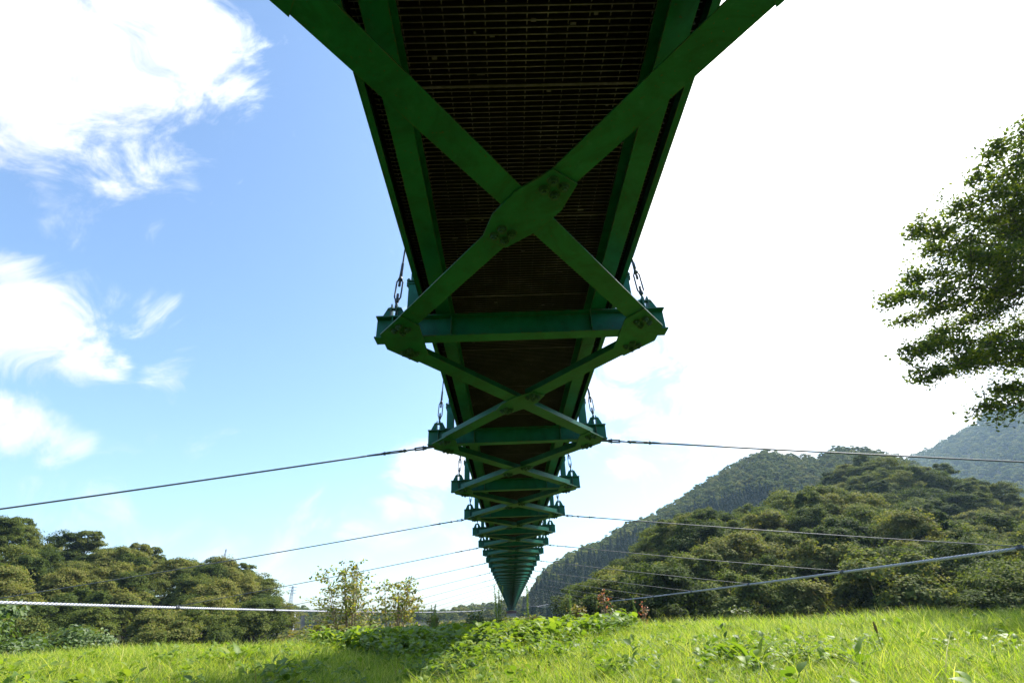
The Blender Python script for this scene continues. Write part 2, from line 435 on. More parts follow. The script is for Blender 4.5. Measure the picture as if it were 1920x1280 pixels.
# ------------------------------------------------------------------ terrain
# ridge: azimuth -> elevation angle of the wooded skyline, seen from the meadow
RIDGES = [  # (name, base radius, crest radius, tree height, [(az, el)...])
    ('near_right', 46, 100, 7.5, [(-10, -3), (3, -2), (7.1, 1.5), (11, 2.2), (14.9, 5.3), (16, 7.3), (19.5, 8.3), (21.5, 8.1), (23.8, 8.3), (25.7, 7.8), (28.1, 8.9), (30.4, 9.2), (33.2, 8.3), (38, 7.0), (44, 4.5), (52, 5), (70, 7), (90, 5), (110, 0)]),
    ('mid_right', 95, 165, 8.5, [(20, 0), (26, 4), (29, 7.5), (31.9, 9.1), (33, 10.9), (36.5, 11.3), (38.9, 10.5), (41.3, 9.5), (43.1, 8.4), (45.2, 6.6), (52, 7.5), (70, 9), (90, 6), (110, 0)]),
    ('mountain', 220, 470, 9, [(-6, -1), (0.5, -0.4), (1.5, 0.9), (3.6, 3.9), (6.3, 5.3), (7.7, 5.9), (10, 6.5), (12.5, 7.9), (16, 8.8), (20.2, 10.8), (24.4, 12.7), (27.5, 13.7), (30.9, 12.6), (32.2, 12.2), (33.8, 12.9), (36.3, 12.4), (38.8, 11.1), (39.7, 10.2), (44.3, 6.4), (60, 5), (90, 3), (110, 0)]),
    ('far_mountain', 600, 1250, 11, [(18, 0), (28, 6), (36.6, 9.3), (39.7, 10.8), (41.7, 11.4), (44.6, 12.4), (45.6, 13.1), (47, 13.2), (50, 13.5), (60, 14), (80, 12), (110, 0)]),
    ('left', 70, 135, 8, [(-110, 0), (-80, 5), (-60, 9), (-50, 9.6), (-44.1, 9.0), (-43, 8.0), (-41.9, 7.4), (-40.4, 6.5), (-38.6, 6.9), (-36.9, 6.6), (-34.5, 5.9), (-33.2, 5.0), (-31.6, 5.3), (-29, 5.1), (-27.2, 4.9), (-25.2, 4.1), (-24.2, 3.4), (-22.7, 2.7), (-21.2, 1.5), (-20.1, 0.6), (-17, -1.5), (-12, -3)]),
    ('far_centre', 330, 520, 8, [(-40, 2), (-24, 1.8), (-20.1, 1.3), (-17.7, 1.1), (-13.7, 0.75), (-7.4, 0.5), (-4.7, 0.8), (-1.5, 1.0), (0.2, 1.35), (2.3, 1.4), (8, 1.5), (20, 1.5)]),
]
TAB = [(n, r0, rc, th, np.array([a for a, e in t], float), np.array([e for a, e in t], float)) for n, r0, rc, th, t in RIDGES]


def sstep(a, b, x):
    t = np.clip((x - a) / (b - a), 0, 1); return t * t * (3 - 2 * t)


def vnoise(x, y, s):
    return (np.sin(x * s * 1.0 + 1.3 * np.sin(y * s * 0.7 + 1)) + np.sin(y * s * 1.13 + 1.7 * np.sin(x * s * 0.6 + 2)) + np.sin((x + y) * s * 0.57 + 4)) / 3


def crest(i, az):
    n, r0, rc, th, A, E_ = TAB[i]
    return np.tan(np.radians(np.interp(az, A, E_))) * rc + 0.56 - th * 0.82


def ground(x, y):
    x = np.asarray(x, float); y = np.asarray(y, float)
    r = np.hypot(x, y); az = np.degrees(np.arctan2(x, y))
    edge = 13.0 + 1.2 * vnoise(x, y, 0.33) + np.where(az < -22, 4.5 * sstep(-22, -45, az), 0)
    soft = sstep(14, 4, np.abs(az + 6))        # gentler bank below the bridge
    front = sstep(-25, 5, y)
    drop = sstep(0, 12 + 22 * soft, r - edge)
    z = 0.035 * vnoise(x, y, 1.1) + 0.02 * vnoise(x, y, 2.7) + 0.07 * sstep(6, 11, r) * vnoise(x + 7, y, 0.75) - (5.2 - 2.2 * soft) * drop * front
    z = z + 0.25 * vnoise(x, y, 0.11) * drop
    base = -5.0
    for i, (n, r0, rc, th, A, E_) in enumerate(TAB):
        c = crest(i, az)
        k = sstep(r0, rc, r); k = 0.35 * k + 0.65 * np.clip((r - r0) / (rc - r0), 0, 1)
        zi = base + (c - base) * k + (np.clip((rc + r0) * 0.01, 0, 3)) * vnoise(x, y, 9.0 / rc) * k * (1 - k) * 4
        zi = np.where(r > rc, c - (r - rc) * 0.25, zi)
        z = np.where(r > r0, np.maximum(z, zi), z)
    return z


rs = np.concatenate([[0], np.arange(0.5, 30, 0.5), np.arange(30, 80, 2.0), np.arange(80, 220, 4), np.arange(220, 700, 14), np.arange(700, 1500, 30), [1600, 1800, 2050, 2300]])
azs = np.radians(np.arange(-180, 180, 1.0))
RR, AA = np.meshgrid(rs[1:], azs, indexing='ij')
X, Y = RR * np.sin(AA), RR * np.cos(AA)
Z = ground(X, Y)
Vt = np.concatenate([[[0, 0, float(ground(0, 0))]], np.stack([X, Y, Z], -1).reshape(-1, 3)])
na = len(azs); F4 = []
ii, jj = np.meshgrid(np.arange(len(rs) - 2), np.arange(na), indexing='ij')
a0 = 1 + ii * na + jj; a1 = 1 + ii * na + (jj + 1) % na; b0 = a0 + na; b1 = a1 + na
F4 = np.stack([a0, b0, b1, a1], -1).reshape(-1, 4)
me = bpy.data.meshes.new('ground')
faces = F4.tolist() + [[0, 1 + j, 1 + (j + 1) % na] for j in range(na)]
me.from_pydata(Vt.tolist(), [], faces); me.materials.append(M['ground'])
me.polygons.foreach_set('use_smooth', [True] * len(me.polygons)); me.update()
tag(link('ground', me), kind='structure')

# ------------------------------------------------------------------ the bridge
CX, Y0, STEP, HW = 0.17, 3.70, 3.02, 1.24
ZT, ZB = 2.827, 2.615            # top and bottom of the cross beams near the camera
K0, K1 = -6, 75


def zo(y): return -2.6e-5 * max(y, 0) ** 2


def yk(k): return Y0 + STEP * (k - 1)


bridge = thing('suspension_footbridge', 'long green steel suspension footbridge seen from below, running away over the valley', 'bridge', (CX, 0, 0))


def longmember(name, xa, xb, za, zb, mat, segs=None):
    """a straight bar along the bridge that follows its slight camber"""
    b = MB(); ys = [yk(K0) - 1.5] + [yk(k) + 0.0 for k in range(K0, K1 + 1, 3)] + [yk(K1)]
    for i, y in enumerate(ys):
        z = zo(y); b.v += [(xa, y, za + z), (xb, y, za + z), (xb, y, zb + z), (xa, y, zb + z)]
        if i:
            o = (i - 1) * 4
            b.f += [(o + j, o + (j + 1) % 4, o + 4 + (j + 1) % 4, o + 4 + j) for j in range(4)]
    b.f += [(3, 2, 1, 0), tuple(len(b.v) - 4 + j for j in range(4))]
    return b


def merge(*bs):
    o = MB()
    for b in bs: o.add(b.v, b.f)
    return o


for s in (-1, 1):
    xc = s * 0.665
    merge(longmember('', xc - 0.062, xc + 0.062, ZT + 0.004, ZT + 0.014, None),
          longmember('', xc - 0.005, xc + 0.005, ZT + 0.014, ZT + 0.190, None),
          longmember('', xc - 0.062, xc + 0.062, ZT + 0.190, ZT + 0.200, None)).build('stringer', M['paint'], bridge)
    a, b_ = sorted((s * 0.862, s * 0.852)); c, d = sorted((s * 0.851, s * 0.822))
    merge(longmember('', a, b_, ZT + 0.10, ZT + 0.27, None), longmember('', c, d, ZT + 0.10, ZT + 0.108, None)).build('edge_angle', M['paint'], bridge)
longmember('', -0.8515, 0.8515, ZT + 0.245, ZT + 0.275, None).build('deck_surface', M['deckmat'], bridge)

# deck grating, one panel per bay: bearing bars across, cross rods along
g = MB()
nb = 92
for i in range(nb):
    y = (i + 0.5) * STEP / nb
    g.box(-0.82, 0.82, y - 0.003, y + 0.003, 0.0, 0.030)
for i in range(17):
    x = -0.8 + 0.1 * i
    g.box(x - 0.003, x + 0.003, 0.0, STEP - 0.01, 0.016, 0.022)
for y in (STEP / 3, 2 * STEP / 3, STEP - 0.012):      # frames where the grating sheets meet
    g.box(-0.82, 0.82, y - 0.007, y + 0.007, -0.002, 0.0295)
rg = random.Random(12)
for i in range(60):                                   # leaf litter and grit caught in the mesh
    x, y, w = rg.uniform(-.8, .8), rg.uniform(.02, STEP - .05), rg.uniform(.006, .022)
    g.box(x - w, x + w, y - .008, y + .008, 0.006, 0.012)
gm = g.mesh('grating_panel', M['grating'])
gl = MB()      # lighter far version with the same look
for i in range(46):
    y = (i + 0.5) * STEP / 46
    gl.box(-0.82, 0.82, y - 0.003, y + 0.003, 0.0, 0.038)
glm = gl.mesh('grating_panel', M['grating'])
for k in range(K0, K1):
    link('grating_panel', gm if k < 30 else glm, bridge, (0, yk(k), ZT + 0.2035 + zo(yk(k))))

# cross beam, with its gussets and hanger brackets
DEP = ZT - ZB


def beam_mesh():
    b = MB(); zt, zb = 0.0, -DEP
    b.box(-HW, HW, -0.062, 0.062, zt - 0.011, zt)
    b.box(-HW, HW, -0.0045, 0.0045, zb + 0.011, zt - 0.011)
    b.box(-HW, HW, -0.062, 0.062, zb, zb + 0.011)
    for s in (-1, 1):
        for x in (0.60, 1.10):
            for q in (-1, 1):
                y0, y1 = sorted((q * 0.0045, q * 0.056))
                b.box(s * x - 0.004, s * x + 0.004, y0, y1, zb + 0.011, zt - 0.011)
        # post foot plate
        b.box(s * 0.93 - 0.085, s * 0.93 + 0.085, -0.075, 0.075, zt + 0.001, zt + 0.012)
    return b.mesh('crossbeam', M['paint'])


def bolt(b, x, y, z, r=0.026):
    """washer, hexagon nut and shank end hanging below a plate at height z"""
    n = 12; f0 = len(b.f)
    b.prism([(x + r * 1.25 * cos(2 * pi * i / n), y + r * 1.25 * sin(2 * pi * i / n)) for i in range(n)], z - 0.004, z)
    b.prism([(x + r * cos(2 * pi * i / 6), y + r * sin(2 * pi * i / 6)) for i in range(6)], z - 0.024, z - 0.004)
    b.prism([(x + r * .5 * cos(2 * pi * i / 8), y + r * .5 * sin(2 * pi * i / 8)) for i in range(8)], z - 0.036, z - 0.024)
    b.prism([(x + r * cos(2 * pi * i / 6), y + r * sin(2 * pi * i / 6)) for i in range(6)], z + 0.022, z + 0.040)
    b.dark.append((f0, len(b.f)))


BD = Vector((0.605, 0.796, 0)).normalized()      # brace direction in plan


def gusset_mesh(s):
    b = MB(); z = -DEP - 0.013
    poly = [(s * x, y) for x, y in [(1.17, -0.13), (1.17, 0.13), (0.95, 0.41), (0.83, 0.25), (0.83, -0.25), (0.95, -0.41)]]
    b.prism(poly, z, z + 0.011)
    for q in (-1, 1):
        # braces leave the gusset towards the centre line
        c = Vector((s * 0.985, q * 0.205, 0)); d = Vector((-s * BD.x, q * BD.y, 0)); n = Vector((-d.y, d.x, 0))
        for (u, w) in ((-0.038, -0.038), (0.038, -0.038), (0.038, 0.038), (-0.038, 0.038)):
            p = c + d * u + n * w
            bolt(b, p.x, p.y, z)
    return b.mesh('gusset_plate', M['paint'])


def bracket_mesh(s):
    b = MB(); x = s * 1.10
    for dx in (-0.022, 0.022):
        pr = [(-0.062, 0.001), (0.062, 0.001), (0.03, 0.14), (-0.03, 0.14)]
        vs = [(x + dx - 0.004, y, z) for y, z in pr] + [(x + dx + 0.004, y, z) for y, z in pr]
        b.add(vs, [(0, 1, 2, 3), (7, 6, 5, 4), (0, 4, 5, 1), (1, 5, 6, 2), (2, 6, 7, 3), (3, 7, 4, 0)])
    # side ribs sloping down to the flange, seen as a small triangle from the meadow
    for q in (-1, 1):
        x0 = x + q * 0.028
        pr = [(x0, 0.001), (x0 + q * 0.085, 0.001), (x0 + q * 0.03, 0.115), (x0, 0.125)]
        vs = [(px, y, z) for y in (-0.005, 0.005) for px, z in pr]
        b.add(vs, [(0, 1, 2, 3), (7, 6, 5, 4), (0, 4, 5, 1), (1, 5, 6, 2), (2, 6, 7, 3), (3, 7, 4, 0)])
    b.tube([(x - 0.06, 0, 0.10), (x + 0.06, 0, 0.10)], 0.014, 8)
    return b.mesh('hanger_bracket', M['paint'])


bm_ = beam_mesh()
gus = {s: gusset_mesh(s) for s in (-1, 1)}
brk = {s: bracket_mesh(s) for s in (-1, 1)}
beams = {}
for k in range(K0, K1 + 1):
    o = link('crossbeam', bm_, bridge, (0, yk(k), ZT + zo(yk(k)))); beams[k] = o
    for s in (-1, 1):
        link('gusset_plate', gus[s], o); link('hanger_bracket', brk[s], o)

# diagonal braces: a channel with flat face down; one runs through, the other is spliced at the middle
ZBR = -DEP - 0.0015
BW = 0.086


def brace_mb(p, q):
    p = Vector((*p, 0)); q = Vector((*q, 0)); d = (q - p).normalized(); n = Vector((-d.y, d.x, 0)); c = (p + q) / 2; h = (q - p).length / 2
    b = MB(); U = Vector((0, 0, 1))
    b.obox(c + U * (ZBR + 0.004), d, n, U, h, BW, 0.004)
    b.obox(c + U * (ZBR + 0.009 + 0.052), d, n, U, h, 0.005, 0.052)      # upstanding stem of the T
    return b


xe, ye = 1.03, 0.155          # brace ends near the beams (from the beam at y=0 to the beam at y=STEP)
m1 = brace_mb((-xe, ye), (xe, STEP - ye)).mesh('diagonal_brace', M['paint'])
mid = Vector((0, STEP / 2, 0)); dB = Vector((xe, ye - STEP / 2 - 0.0, 0)).normalized()
pa = mid + dB * 0.115; pb = mid - dB * 0.115
m2 = brace_mb((xe, ye), (pa.x, pa.y)).mesh('diagonal_brace', M['paint'])
m3 = brace_mb((pb.x, pb.y), (-xe, STEP - ye)).mesh('diagonal_brace', M['paint'])
sp = MB(); nB = Vector((-dB.y, dB.x, 0)); zs = ZBR - 0.0125
sp.prism([tuple((mid + dB * u + nB * w)[:2]) for u, w in [(0.33, 0.09), (0.33, -0.09), (0.09, -0.155), (-0.13, -0.155), (-0.33, -0.09), (-0.33, 0.09), (-0.09, 0.155), (0.13, 0.155)]], zs, zs + 0.011)
for e in (-1, 1):
    for (u, w) in ((-0.038, -0.038), (0.038, -0.038), (0.038, 0.038), (-0.038, 0.038)):
        p = mid + dB * (e * 0.235 + u) + nB * w
        bolt(sp, p.x, p.y, zs)
spm = sp.mesh('splice_plate', M['paint'])
far = MB(); cnt = 0
for k in range(K0, K1):
    z = ZT + (zo(yk(k)) + zo(yk(k + 1))) / 2
    if -2 <= k < 29:
        for m_ in (m1, m2, m3): link('diagonal_brace', m_, bridge, (0, yk(k), z))
    else:
        for m_ in (m1, m2, m3):
            far.add([(v.co.x, v.co.y + yk(k), v.co.z + z) for v in m_.vertices], [tuple(p.vertices) for p in m_.polygons])
    link('splice_plate', spm, bridge, (0, yk(k), z))
tag(far.build('diagonal_brace', M['paint'], bridge), kind='stuff')


# posts that carry the deck edge and the railing
def post_mesh():
    b = MB()
    for z0, z1 in ((0.013, 0.33), (0.37, 1.45)):
        w = 0.048 if z0 < 0.1 else 0.03
        b.box(-w, w, -0.05, -0.043, z0, z1); b.box(-w, w, 0.043, 0.05, z0, z1); b.box(-0.003, 0.003, -0.043, 0.043, z0, z1)
    b.box(-0.065, 0.065, -0.06, 0.06, 0.331, 0.342); b.box(-0.065, 0.065, -0.06, 0.06, 0.358, 0.369)
    for x in (-0.052, 0.052):
        for y in (-0.04, 0.04):
            b.tube([(x, y, 0.305), (x, y, 0.395)], 0.009, 6)
            b.tube([(x, y, 0.313), (x, y, 0.330)], 0.016, 6); b.tube([(x, y, 0.370), (x, y, 0.386)], 0.016, 6)
    return b.mesh('railing_post', M['paint'])


def hanger_parts():
    t = MB()     # turnbuckle: eye below, open frame of two bars, socket above
    t.tube([(0, 0, 0.085), (0, 0, 0.19)], 0.012, 8)
    t.tube([(0, 0, 0.165), (0, 0, 0.20)], [0.014, 0.024], 8)
    for s in (-1, 1):
        t.tube([(s * 0.012, 0, 0.195), (s * 0.027, 0, 0.225), (s * 0.027, 0, 0.39), (s * 0.012, 0, 0.42)], 0.0075, 6)
    t.tube([(0, 0, 0.20), (0, 0, 0.26)], 0.012, 8); t.tube([(0, 0, 0.345), (0, 0, 0.42)], 0.012, 8)
    t.tube([(0, 0, 0.41), (0, 0, 0.45)], [0.024, 0.014], 8)
    t.tube([(0, 0, 0.44), (0, 0, 0.60)], [0.015, 0.012], 8)
    r = MB(); r.tube([(0, 0, 0), (0, 0, 1)], 0.008, 6)
    return t.mesh('turnbuckle', M['darksteel'], True), r.mesh('hanger_rod', M['darksteel'], True)


pm = post_mesh(); tbm, rodm = hanger_parts()
LEAN = 0.062


def cable_z(y): return ZT + 1.75 + 0.00072 * (y - 118) ** 2


hfar, pfar = MB(), MB()
for k in range(K0, K1 + 1):
    y = yk(k); z0 = ZT + zo(y)
    for s in (-1, 1):
        near = -2 <= k < 45
        hl = (cable_z(y) - z0 - 0.55)
        if near:
            link('railing_post', pm, bridge, (s * 0.935, y, z0))
            h = link('hanger', rodm, bridge, (s * (1.10 - LEAN * 0.55), y, z0 + 0.55), (0, -s * LEAN, 0))
            h.scale = (1, 1, hl / cos(LEAN))
            t = link('turnbuckle', tbm, h)
            t.matrix_parent_inverse = Matrix.Diagonal((1, 1, 1 / h.scale.z, 1)); t.location = (0, 0, 0)
            t.matrix_basis = Matrix.Translation((0, 0, -0.55))
        else:
            for m_, dst in ((pm, pfar),):
                dst.add([(v.co.x + s * 0.935, v.co.y + y, v.co.z + z0) for v in m_.vertices], [tuple(p.vertices) for p in m_.polygons])
            hfar.tube([(s * 1.10, y, z0 + 0.07), (s * (1.10 - LEAN * (hl + 0.5)), y, z0 + 0.55 + hl)], 0.009, 5)
tag(pfar.build('railing_post', M['paint'], bridge), kind='stuff')
tag(hfar.build('hanger', M['darksteel'], bridge), kind='stuff')
for s in (-1, 1):
    for z in (1.43, 1.05, 0.72):
        x = s * 0.935
        longmember('', x - 0.018, x + 0.018, ZT + z, ZT + z + 0.03, None).build('handrail', M['paint'], bridge)
    c = MB(); ys = np.linspace(yk(K0) - 1, yk(K1), 60)
    c.tube([(s * (1.10 - LEAN * (cable_z(y) - ZT)), y, cable_z(y)) for y in ys], 0.03, 8)
    c.build('main_cable', M['galv'], bridge, smooth=True)
# far end: concrete seat with rusty boards
ye_ = yk(K1)
ab = MB(); ab.box(-1.9, 1.9, ye_ + 0.2, ye_ + 5, -6.0, ZT + zo(ye_) - 0.3)
ab.build('abutment', M['concrete'], bridge)
ab = MB(); ab.box(-2.1, 2.1, ye_ + 0.0, ye_ + 0.15, ZT + zo(ye_) - 1.3, ZT + zo(ye_) - 0.35)
ab.build('end_board', M['redwood'], bridge)
tw = MB()
for s in (-1, 1):
    tw.tube([(s * 1.5, ye_ + 1.5, ZT + zo(ye_) - 0.3), (s * 0.5, ye_ + 1.5, cable_z(ye_) + 0.3)], 0.22, 10)
for z in (6.5, 9.5, 12.0): tw.box(-0.9, 0.9, ye_ + 1.35, ye_ + 1.65, z, z + 0.3)
tw.build('tower', M['paint'], bridge)


# ------------------------------------------------------------------ wind cables and stays
def windc(s, y):
    """point on the storm cable on side s"""
    x = CX + s * (5.7 + 0.00067 * (y - 110) ** 2)
    q = y - 55
    z = 0.56 + (0.48 + (2.2e-4 if q < 0 else 6e-5) * q * q if s > 0 else 0.30 + (2.0e-4 if q < 0 else 9e-5) * q * q)
    z += 0.0012 * max(12.8 - y, 0) ** 1.5
    return Vector((x, y, z))


def rope(name, pts, r, mat, parent=None, turns=9.0, n=10):
    """twisted wire rope: lobed section that winds along the cable"""
    b = MB(); tot = 0; prev = None
    for i, p in enumerate(pts):
        p = Vector(p); d = (Vector(pts[min(i + 1, len(pts) - 1)]) - Vector(pts[max(i - 1, 0)])).normalized()
        a = d.cross(Vector((0, 0, 1))).normalized(); c = a.cross(d)
        if prev is not None: tot += (p - prev).length
        prev = p; ph = tot * turns
        for k in range(n):
            t = 2 * pi * k / n; rr = r * (1 if k % 2 else 0.80)
            b.v.append(tuple(p + (a * cos(t + ph) + c * sin(t + ph)) * rr))
    for i in range(len(pts) - 1):
        for k in range(n):
            k2 = (k + 1) % n
            b.f.append((i * n + k, i * n + k2, (i + 1) * n + k2, (i + 1) * n + k))
    return b.build(name, mat, parent)


STAYK = list(range(2, K1 - 3, 2))
for s, nm in ((-1, 'left'), (1, 'right')):
    ys = np.concatenate([np.arange(-8, 34, 0.035), np.arange(34, 230, 0.8)])
    lab = ('thick pale twisted steel wind cable sagging low across the meadow, left of the bridge' if s < 0
           else 'thick grey twisted steel wind cable rising to the right edge, right of the bridge')
    root = thing('wind_cable', lab, 'cable', tuple(windc(s, 5.0)))
    off = windc(s, 5.0)
    rope('cable_strand', [windc(s, y) - off for y in ys], 0.037 if s < 0 else 0.042, M['cable'], root, 9.0, 12)
    for k in STAYK:
        y = yk(k); p = windc(s, y) - off; d = (windc(s, y + 0.5) - windc(s, y - 0.5)).normalized()
        b = MB(); b.tube([p - d * 0.08, p + d * 0.08], 0.056, 10)
        b.obox(p + Vector((0, 0, 0.05)), d, d.cross(Vector((0, 0, 1))), Vector((0, 0, 1)), 0.05, 0.02, 0.03)
        b.build('cable_clamp', M['darksteel'], root)

ORD = ['nearest', 'second', 'third', 'fourth', 'fifth', 'sixth', 'seventh', 'eighth', 'ninth', 'tenth', 'eleventh', 'twelfth']
for s, nm in ((-1, 'left'), (1, 'right')):
    for i, k in enumerate(STAYK):
        y = yk(k); z = ZB + zo(y) - 0.012
        A = Vector((CX + s * 1.15, y, z)); B = windc(s, y) + Vector((0, 0, 0.04))
        d = (B - A).normalized(); n = d.cross(Vector((0, 1, 0))).normalized(); yv = Vector((0, 1, 0))
        if i < len(ORD):
            lab = '%s thin steel stay wire %s of the bridge, running down to the wind cable' % (ORD[i], nm); grp = 'stay wires from the bridge to the wind cables'
        else:
            lab = 'faint far stay wire %s of the distant part of the bridge' % nm; grp = 'far stay wires %s of the bridge' % nm
        root = thing('stay_wire', lab, 'stay wire', tuple(A), 0, grp)
        lug = MB()
        lug.obox(d * 0.07, d, yv, n, 0.09, 0.032, 0.006)
        for q in (-1, 1): lug.obox(d * 0.19 + n * q * 0.014, d, yv, n, 0.08, 0.02, 0.005)
        lug.tube([tuple(d * 0.15 - n * 0.03), tuple(d * 0.15 + n * 0.03)], 0.012, 8)
        lug.build('clevis', M['darksteel'], root)
        tb = MB(); Pn = lambda u, w: tuple(d * u + yv * w)
        tb.tube([Pn(0.25, 0), Pn(0.40, 0)], 0.011, 8)
        tb.tube([Pn(0.37, 0), Pn(0.42, 0)], [0.014, 0.028], 8)
        for q in (-1, 1):
            tb.tube([Pn(0.41, q * 0.014), Pn(0.45, q * 0.032), Pn(0.64, q * 0.032), Pn(0.68, q * 0.014)], 0.009, 6)
        tb.tube([Pn(0.41, 0), Pn(0.49, 0)], 0.012, 8); tb.tube([Pn(0.60, 0), Pn(0.68, 0)], 0.012, 8)
        tb.tube([Pn(0.67, 0), Pn(0.72, 0)], [0.028, 0.014], 8); tb.tube([Pn(0.71, 0), Pn(0.92, 0)], [0.017, 0.012], 8)
        tb.build('turnbuckle', M['darksteel'], root, smooth=True)
        w = MB(); Lw = (B - A).length; pts = []
        for q in range(13):
            t = q / 12; p = d * (0.85 + (Lw - 0.85) * t); p.z -= 0.03 * 4 * t * (1 - t) * (Lw / 11); pts.append(p)
        w.tube(pts, 0.0115 if i < 6 else 0.010, 6)
        w.build('wire', M['wire'], root, smooth=True)


# ------------------------------------------------------------------ trees
def crown_mesh(name, Rr, H, nlobe, nleaf, size, mat, seed, base=0.12, flat=0.65, bend=LEAF_QUAD):
    """rounded crown of leaf clumps: lobes set over a dome, leaves on each lobe's outside, gaps between"""
    r = np.random.default_rng(seed)
    u = r.random(nlobe); th = np.arange(nlobe) * 2.39996 + r.normal(0, .35, nlobe)
    zz = base + (1 - base) * u ** 0.75                       # 0..1 height
    rad = np.sqrt(np.clip(1 - ((zz - 0.42) / 0.62) ** 2, 0.02, 1)) * (0.62 + 0.38 * r.random(nlobe))
    C = np.stack([rad * Rr * 0.78 * np.cos(th), rad * Rr * 0.78 * np.sin(th), zz * H * 0.86], -1)
    lr = Rr * (0.22 + 0.20 * r.random(nlobe))
    li = r.integers(0, nlobe, nleaf)
    v = unit(r.normal(size=(nleaf, 3))); v[:, 2] = np.where(v[:, 2] < -0.25, -v[:, 2] * .6, v[:, 2])
    # each lobe carries smaller sprays of its own, so that the surface breaks up
    ns = 7; sub = unit(r.normal(size=(nlobe, ns, 3))); sub[:, :, 2] = np.abs(sub[:, :, 2]) * .9 - .15
    so = sub[li, r.integers(0, ns, nleaf)]
    rr = lr[li] * 0.52 * (0.55 + 0.60 * r.random(nleaf))
    P = C[li] + (so * (lr[li] * 0.68)[:, None] + v * rr[:, None]) * np.array([1, 1, flat])
    v = unit(v + so * .8)
    nr = v * 0.9 + np.array([0, 0, 0.75]) + r.normal(0, .45, (nleaf, 3))
    return leaves(name, P, nr, size * (0.6 + 0.8 * r.random(nleaf)), mat, bend, r)


def conifer_mesh(name, Rr, H, nleaf, size, mat, seed):
    r = np.random.default_rng(seed)
    lay = 14; l = r.integers(0, lay, nleaf) / lay + r.random(nleaf) * 0.03
    h = 0.06 + 0.94 * l
    a = r.random(nleaf) * 2 * pi; lim = Rr * (1 - h) ** 0.85 * (0.75 + 0.3 * np.sin(a * 5 + l * 40)) + 0.12
    q = np.sqrt(r.random(nleaf)); rr = lim * q
    P = np.stack([rr * np.cos(a), rr * np.sin(a), H * h - rr * 0.28], -1)
    nr = np.stack([np.cos(a) * .7, np.sin(a) * .7, np.full(nleaf, 0.8)], -1) + r.normal(0, .35, (nleaf, 3))
    return leaves(name, P, nr, size * (0.6 + 0.8 * r.random(nleaf)), mat, LEAF_QUAD, r)


def trunk_mesh(name, H, r0, mat, seed, limbs=5, spread=1.0):
    r = random.Random(seed); b = MB()
    pts = [(r.uniform(-.02, .02) * H * i / 4, r.uniform(-.02, .02) * H * i / 4, H * i / 4) for i in range(5)]
    b.tube(pts, [r0 * (1 - 0.17 * i) for i in range(5)], 7)
    for i in range(limbs):
        a = 2 * pi * i / limbs + r.uniform(-.4, .4); h = H * r.uniform(.35, .8); l = H * r.uniform(.3, .5) * spread
        b.tube([(0, 0, h), (cos(a) * l * .5, sin(a) * l * .5, h + l * .35), (cos(a) * l, sin(a) * l, h + l * .75)], [r0 * .5, r0 * .32, r0 * .1], 5)
    return b.mesh(name, mat, True)


SHAPES = [(4.5, 7.6, 40, .75), (4.2, 8.2, 34, .85), (3.5, 8.8, 30, .80), (4.7, 7.2, 44, .66), (4.0, 7.8, 26, .95), (4.4, 8.0, 48, .62)]
near_crowns = [crown_mesh('crown', a, b, c, 15000, 0.22, M['forest'], 100 + i, flat=d) for i, (a, b, c, d) in enumerate(SHAPES)]
near_trunks = [trunk_mesh('trunk', 5.0, 0.2, M['bark'], 50 + i) for i in range(3)]
far_crowns = [crown_mesh('crown', 4.2, 8.2, 18, 1500, 0.62, M['forest_far'], 200 + i) for i in range(4)]
far_conifers = [conifer_mesh('conifer', 2.8, 11.5, 1500, 0.50, M['conifer'], 300 + i) for i in range(3)]


def plant_ridge(i, r_in, r_out, az0, az1, sp, seed):
    """jittered points over the ridge's near slope, seen from the meadow"""
    r = np.random.default_rng(seed); P = []
    rad = r_in
    while rad < r_out:
        step = sp * (0.9 + 0.2 * r.random()); da = degrees(step / rad); a = az0 + r.random() * da
        while a < az1:
            ra = rad + r.normal(0, sp * .25); aa = R(a + r.normal(0, da * .2))
            P.append((ra * sin(aa), ra * cos(aa))); a += da
        rad += step * 0.92
    P = np.array(P); return P, ground(P[:, 0], P[:, 1])


allnear = []
for idx, (i, rin, rout, a0, a1, sp, label, grp) in enumerate([
        (0, 47, 106, 6.5, 49, 5.5, 'rounded olive green broadleaf tree in the dense wood across the river, right of the bridge', 'broadleaf trees in the right wood'),
        (4, 72, 141, -49, -22.6, 5.9, 'rounded dark green broadleaf tree in the hillside wood on the far left', 'broadleaf trees in the left wood')]):
    P, Zg = plant_ridge(i, rin, rout, a0, a1, sp, 11 + idx)
    az = np.degrees(np.arctan2(P[:, 0], P[:, 1]))
    el = np.interp(az, TAB[i][4], TAB[i][5]); keep = el > 0.4
    P, Zg = P[keep], Zg[keep]
    rr = np.hypot(P[:, 0], P[:, 1])
    order = np.argsort(rr)
    print('wood', idx, len(P))
    for n_, j in enumerate(order):
        x, y, z = P[j][0], P[j][1], Zg[j]
        allnear.append((x, y, z, label, grp, n_))
NMAX = 148
countg = {}
extra = []
rt = random.Random(3)
for (x, y, z, label, grp, n_) in allnear:
    s = rt.choice([rt.uniform(0.66, 0.85), rt.uniform(0.75, 0.95), rt.uniform(0.85, 1.05)])
    if countg.get(grp, 0) >= NMAX:
        extra.append((x, y, z, s, grp)); continue
    countg[grp] = countg.get(grp, 0) + 1
    o = thing('broadleaf_tree', label, 'tree', (x, y, z - 0.2), rt.uniform(0, 6.28), grp)
    o.scale = (s * rt.uniform(.9, 1.12), s * rt.uniform(.9, 1.12), s)
    link('crown', near_crowns[rt.randrange(6)], o, (0, 0, 0.6)); link('trunk', near_trunks[rt.randrange(3)], o)


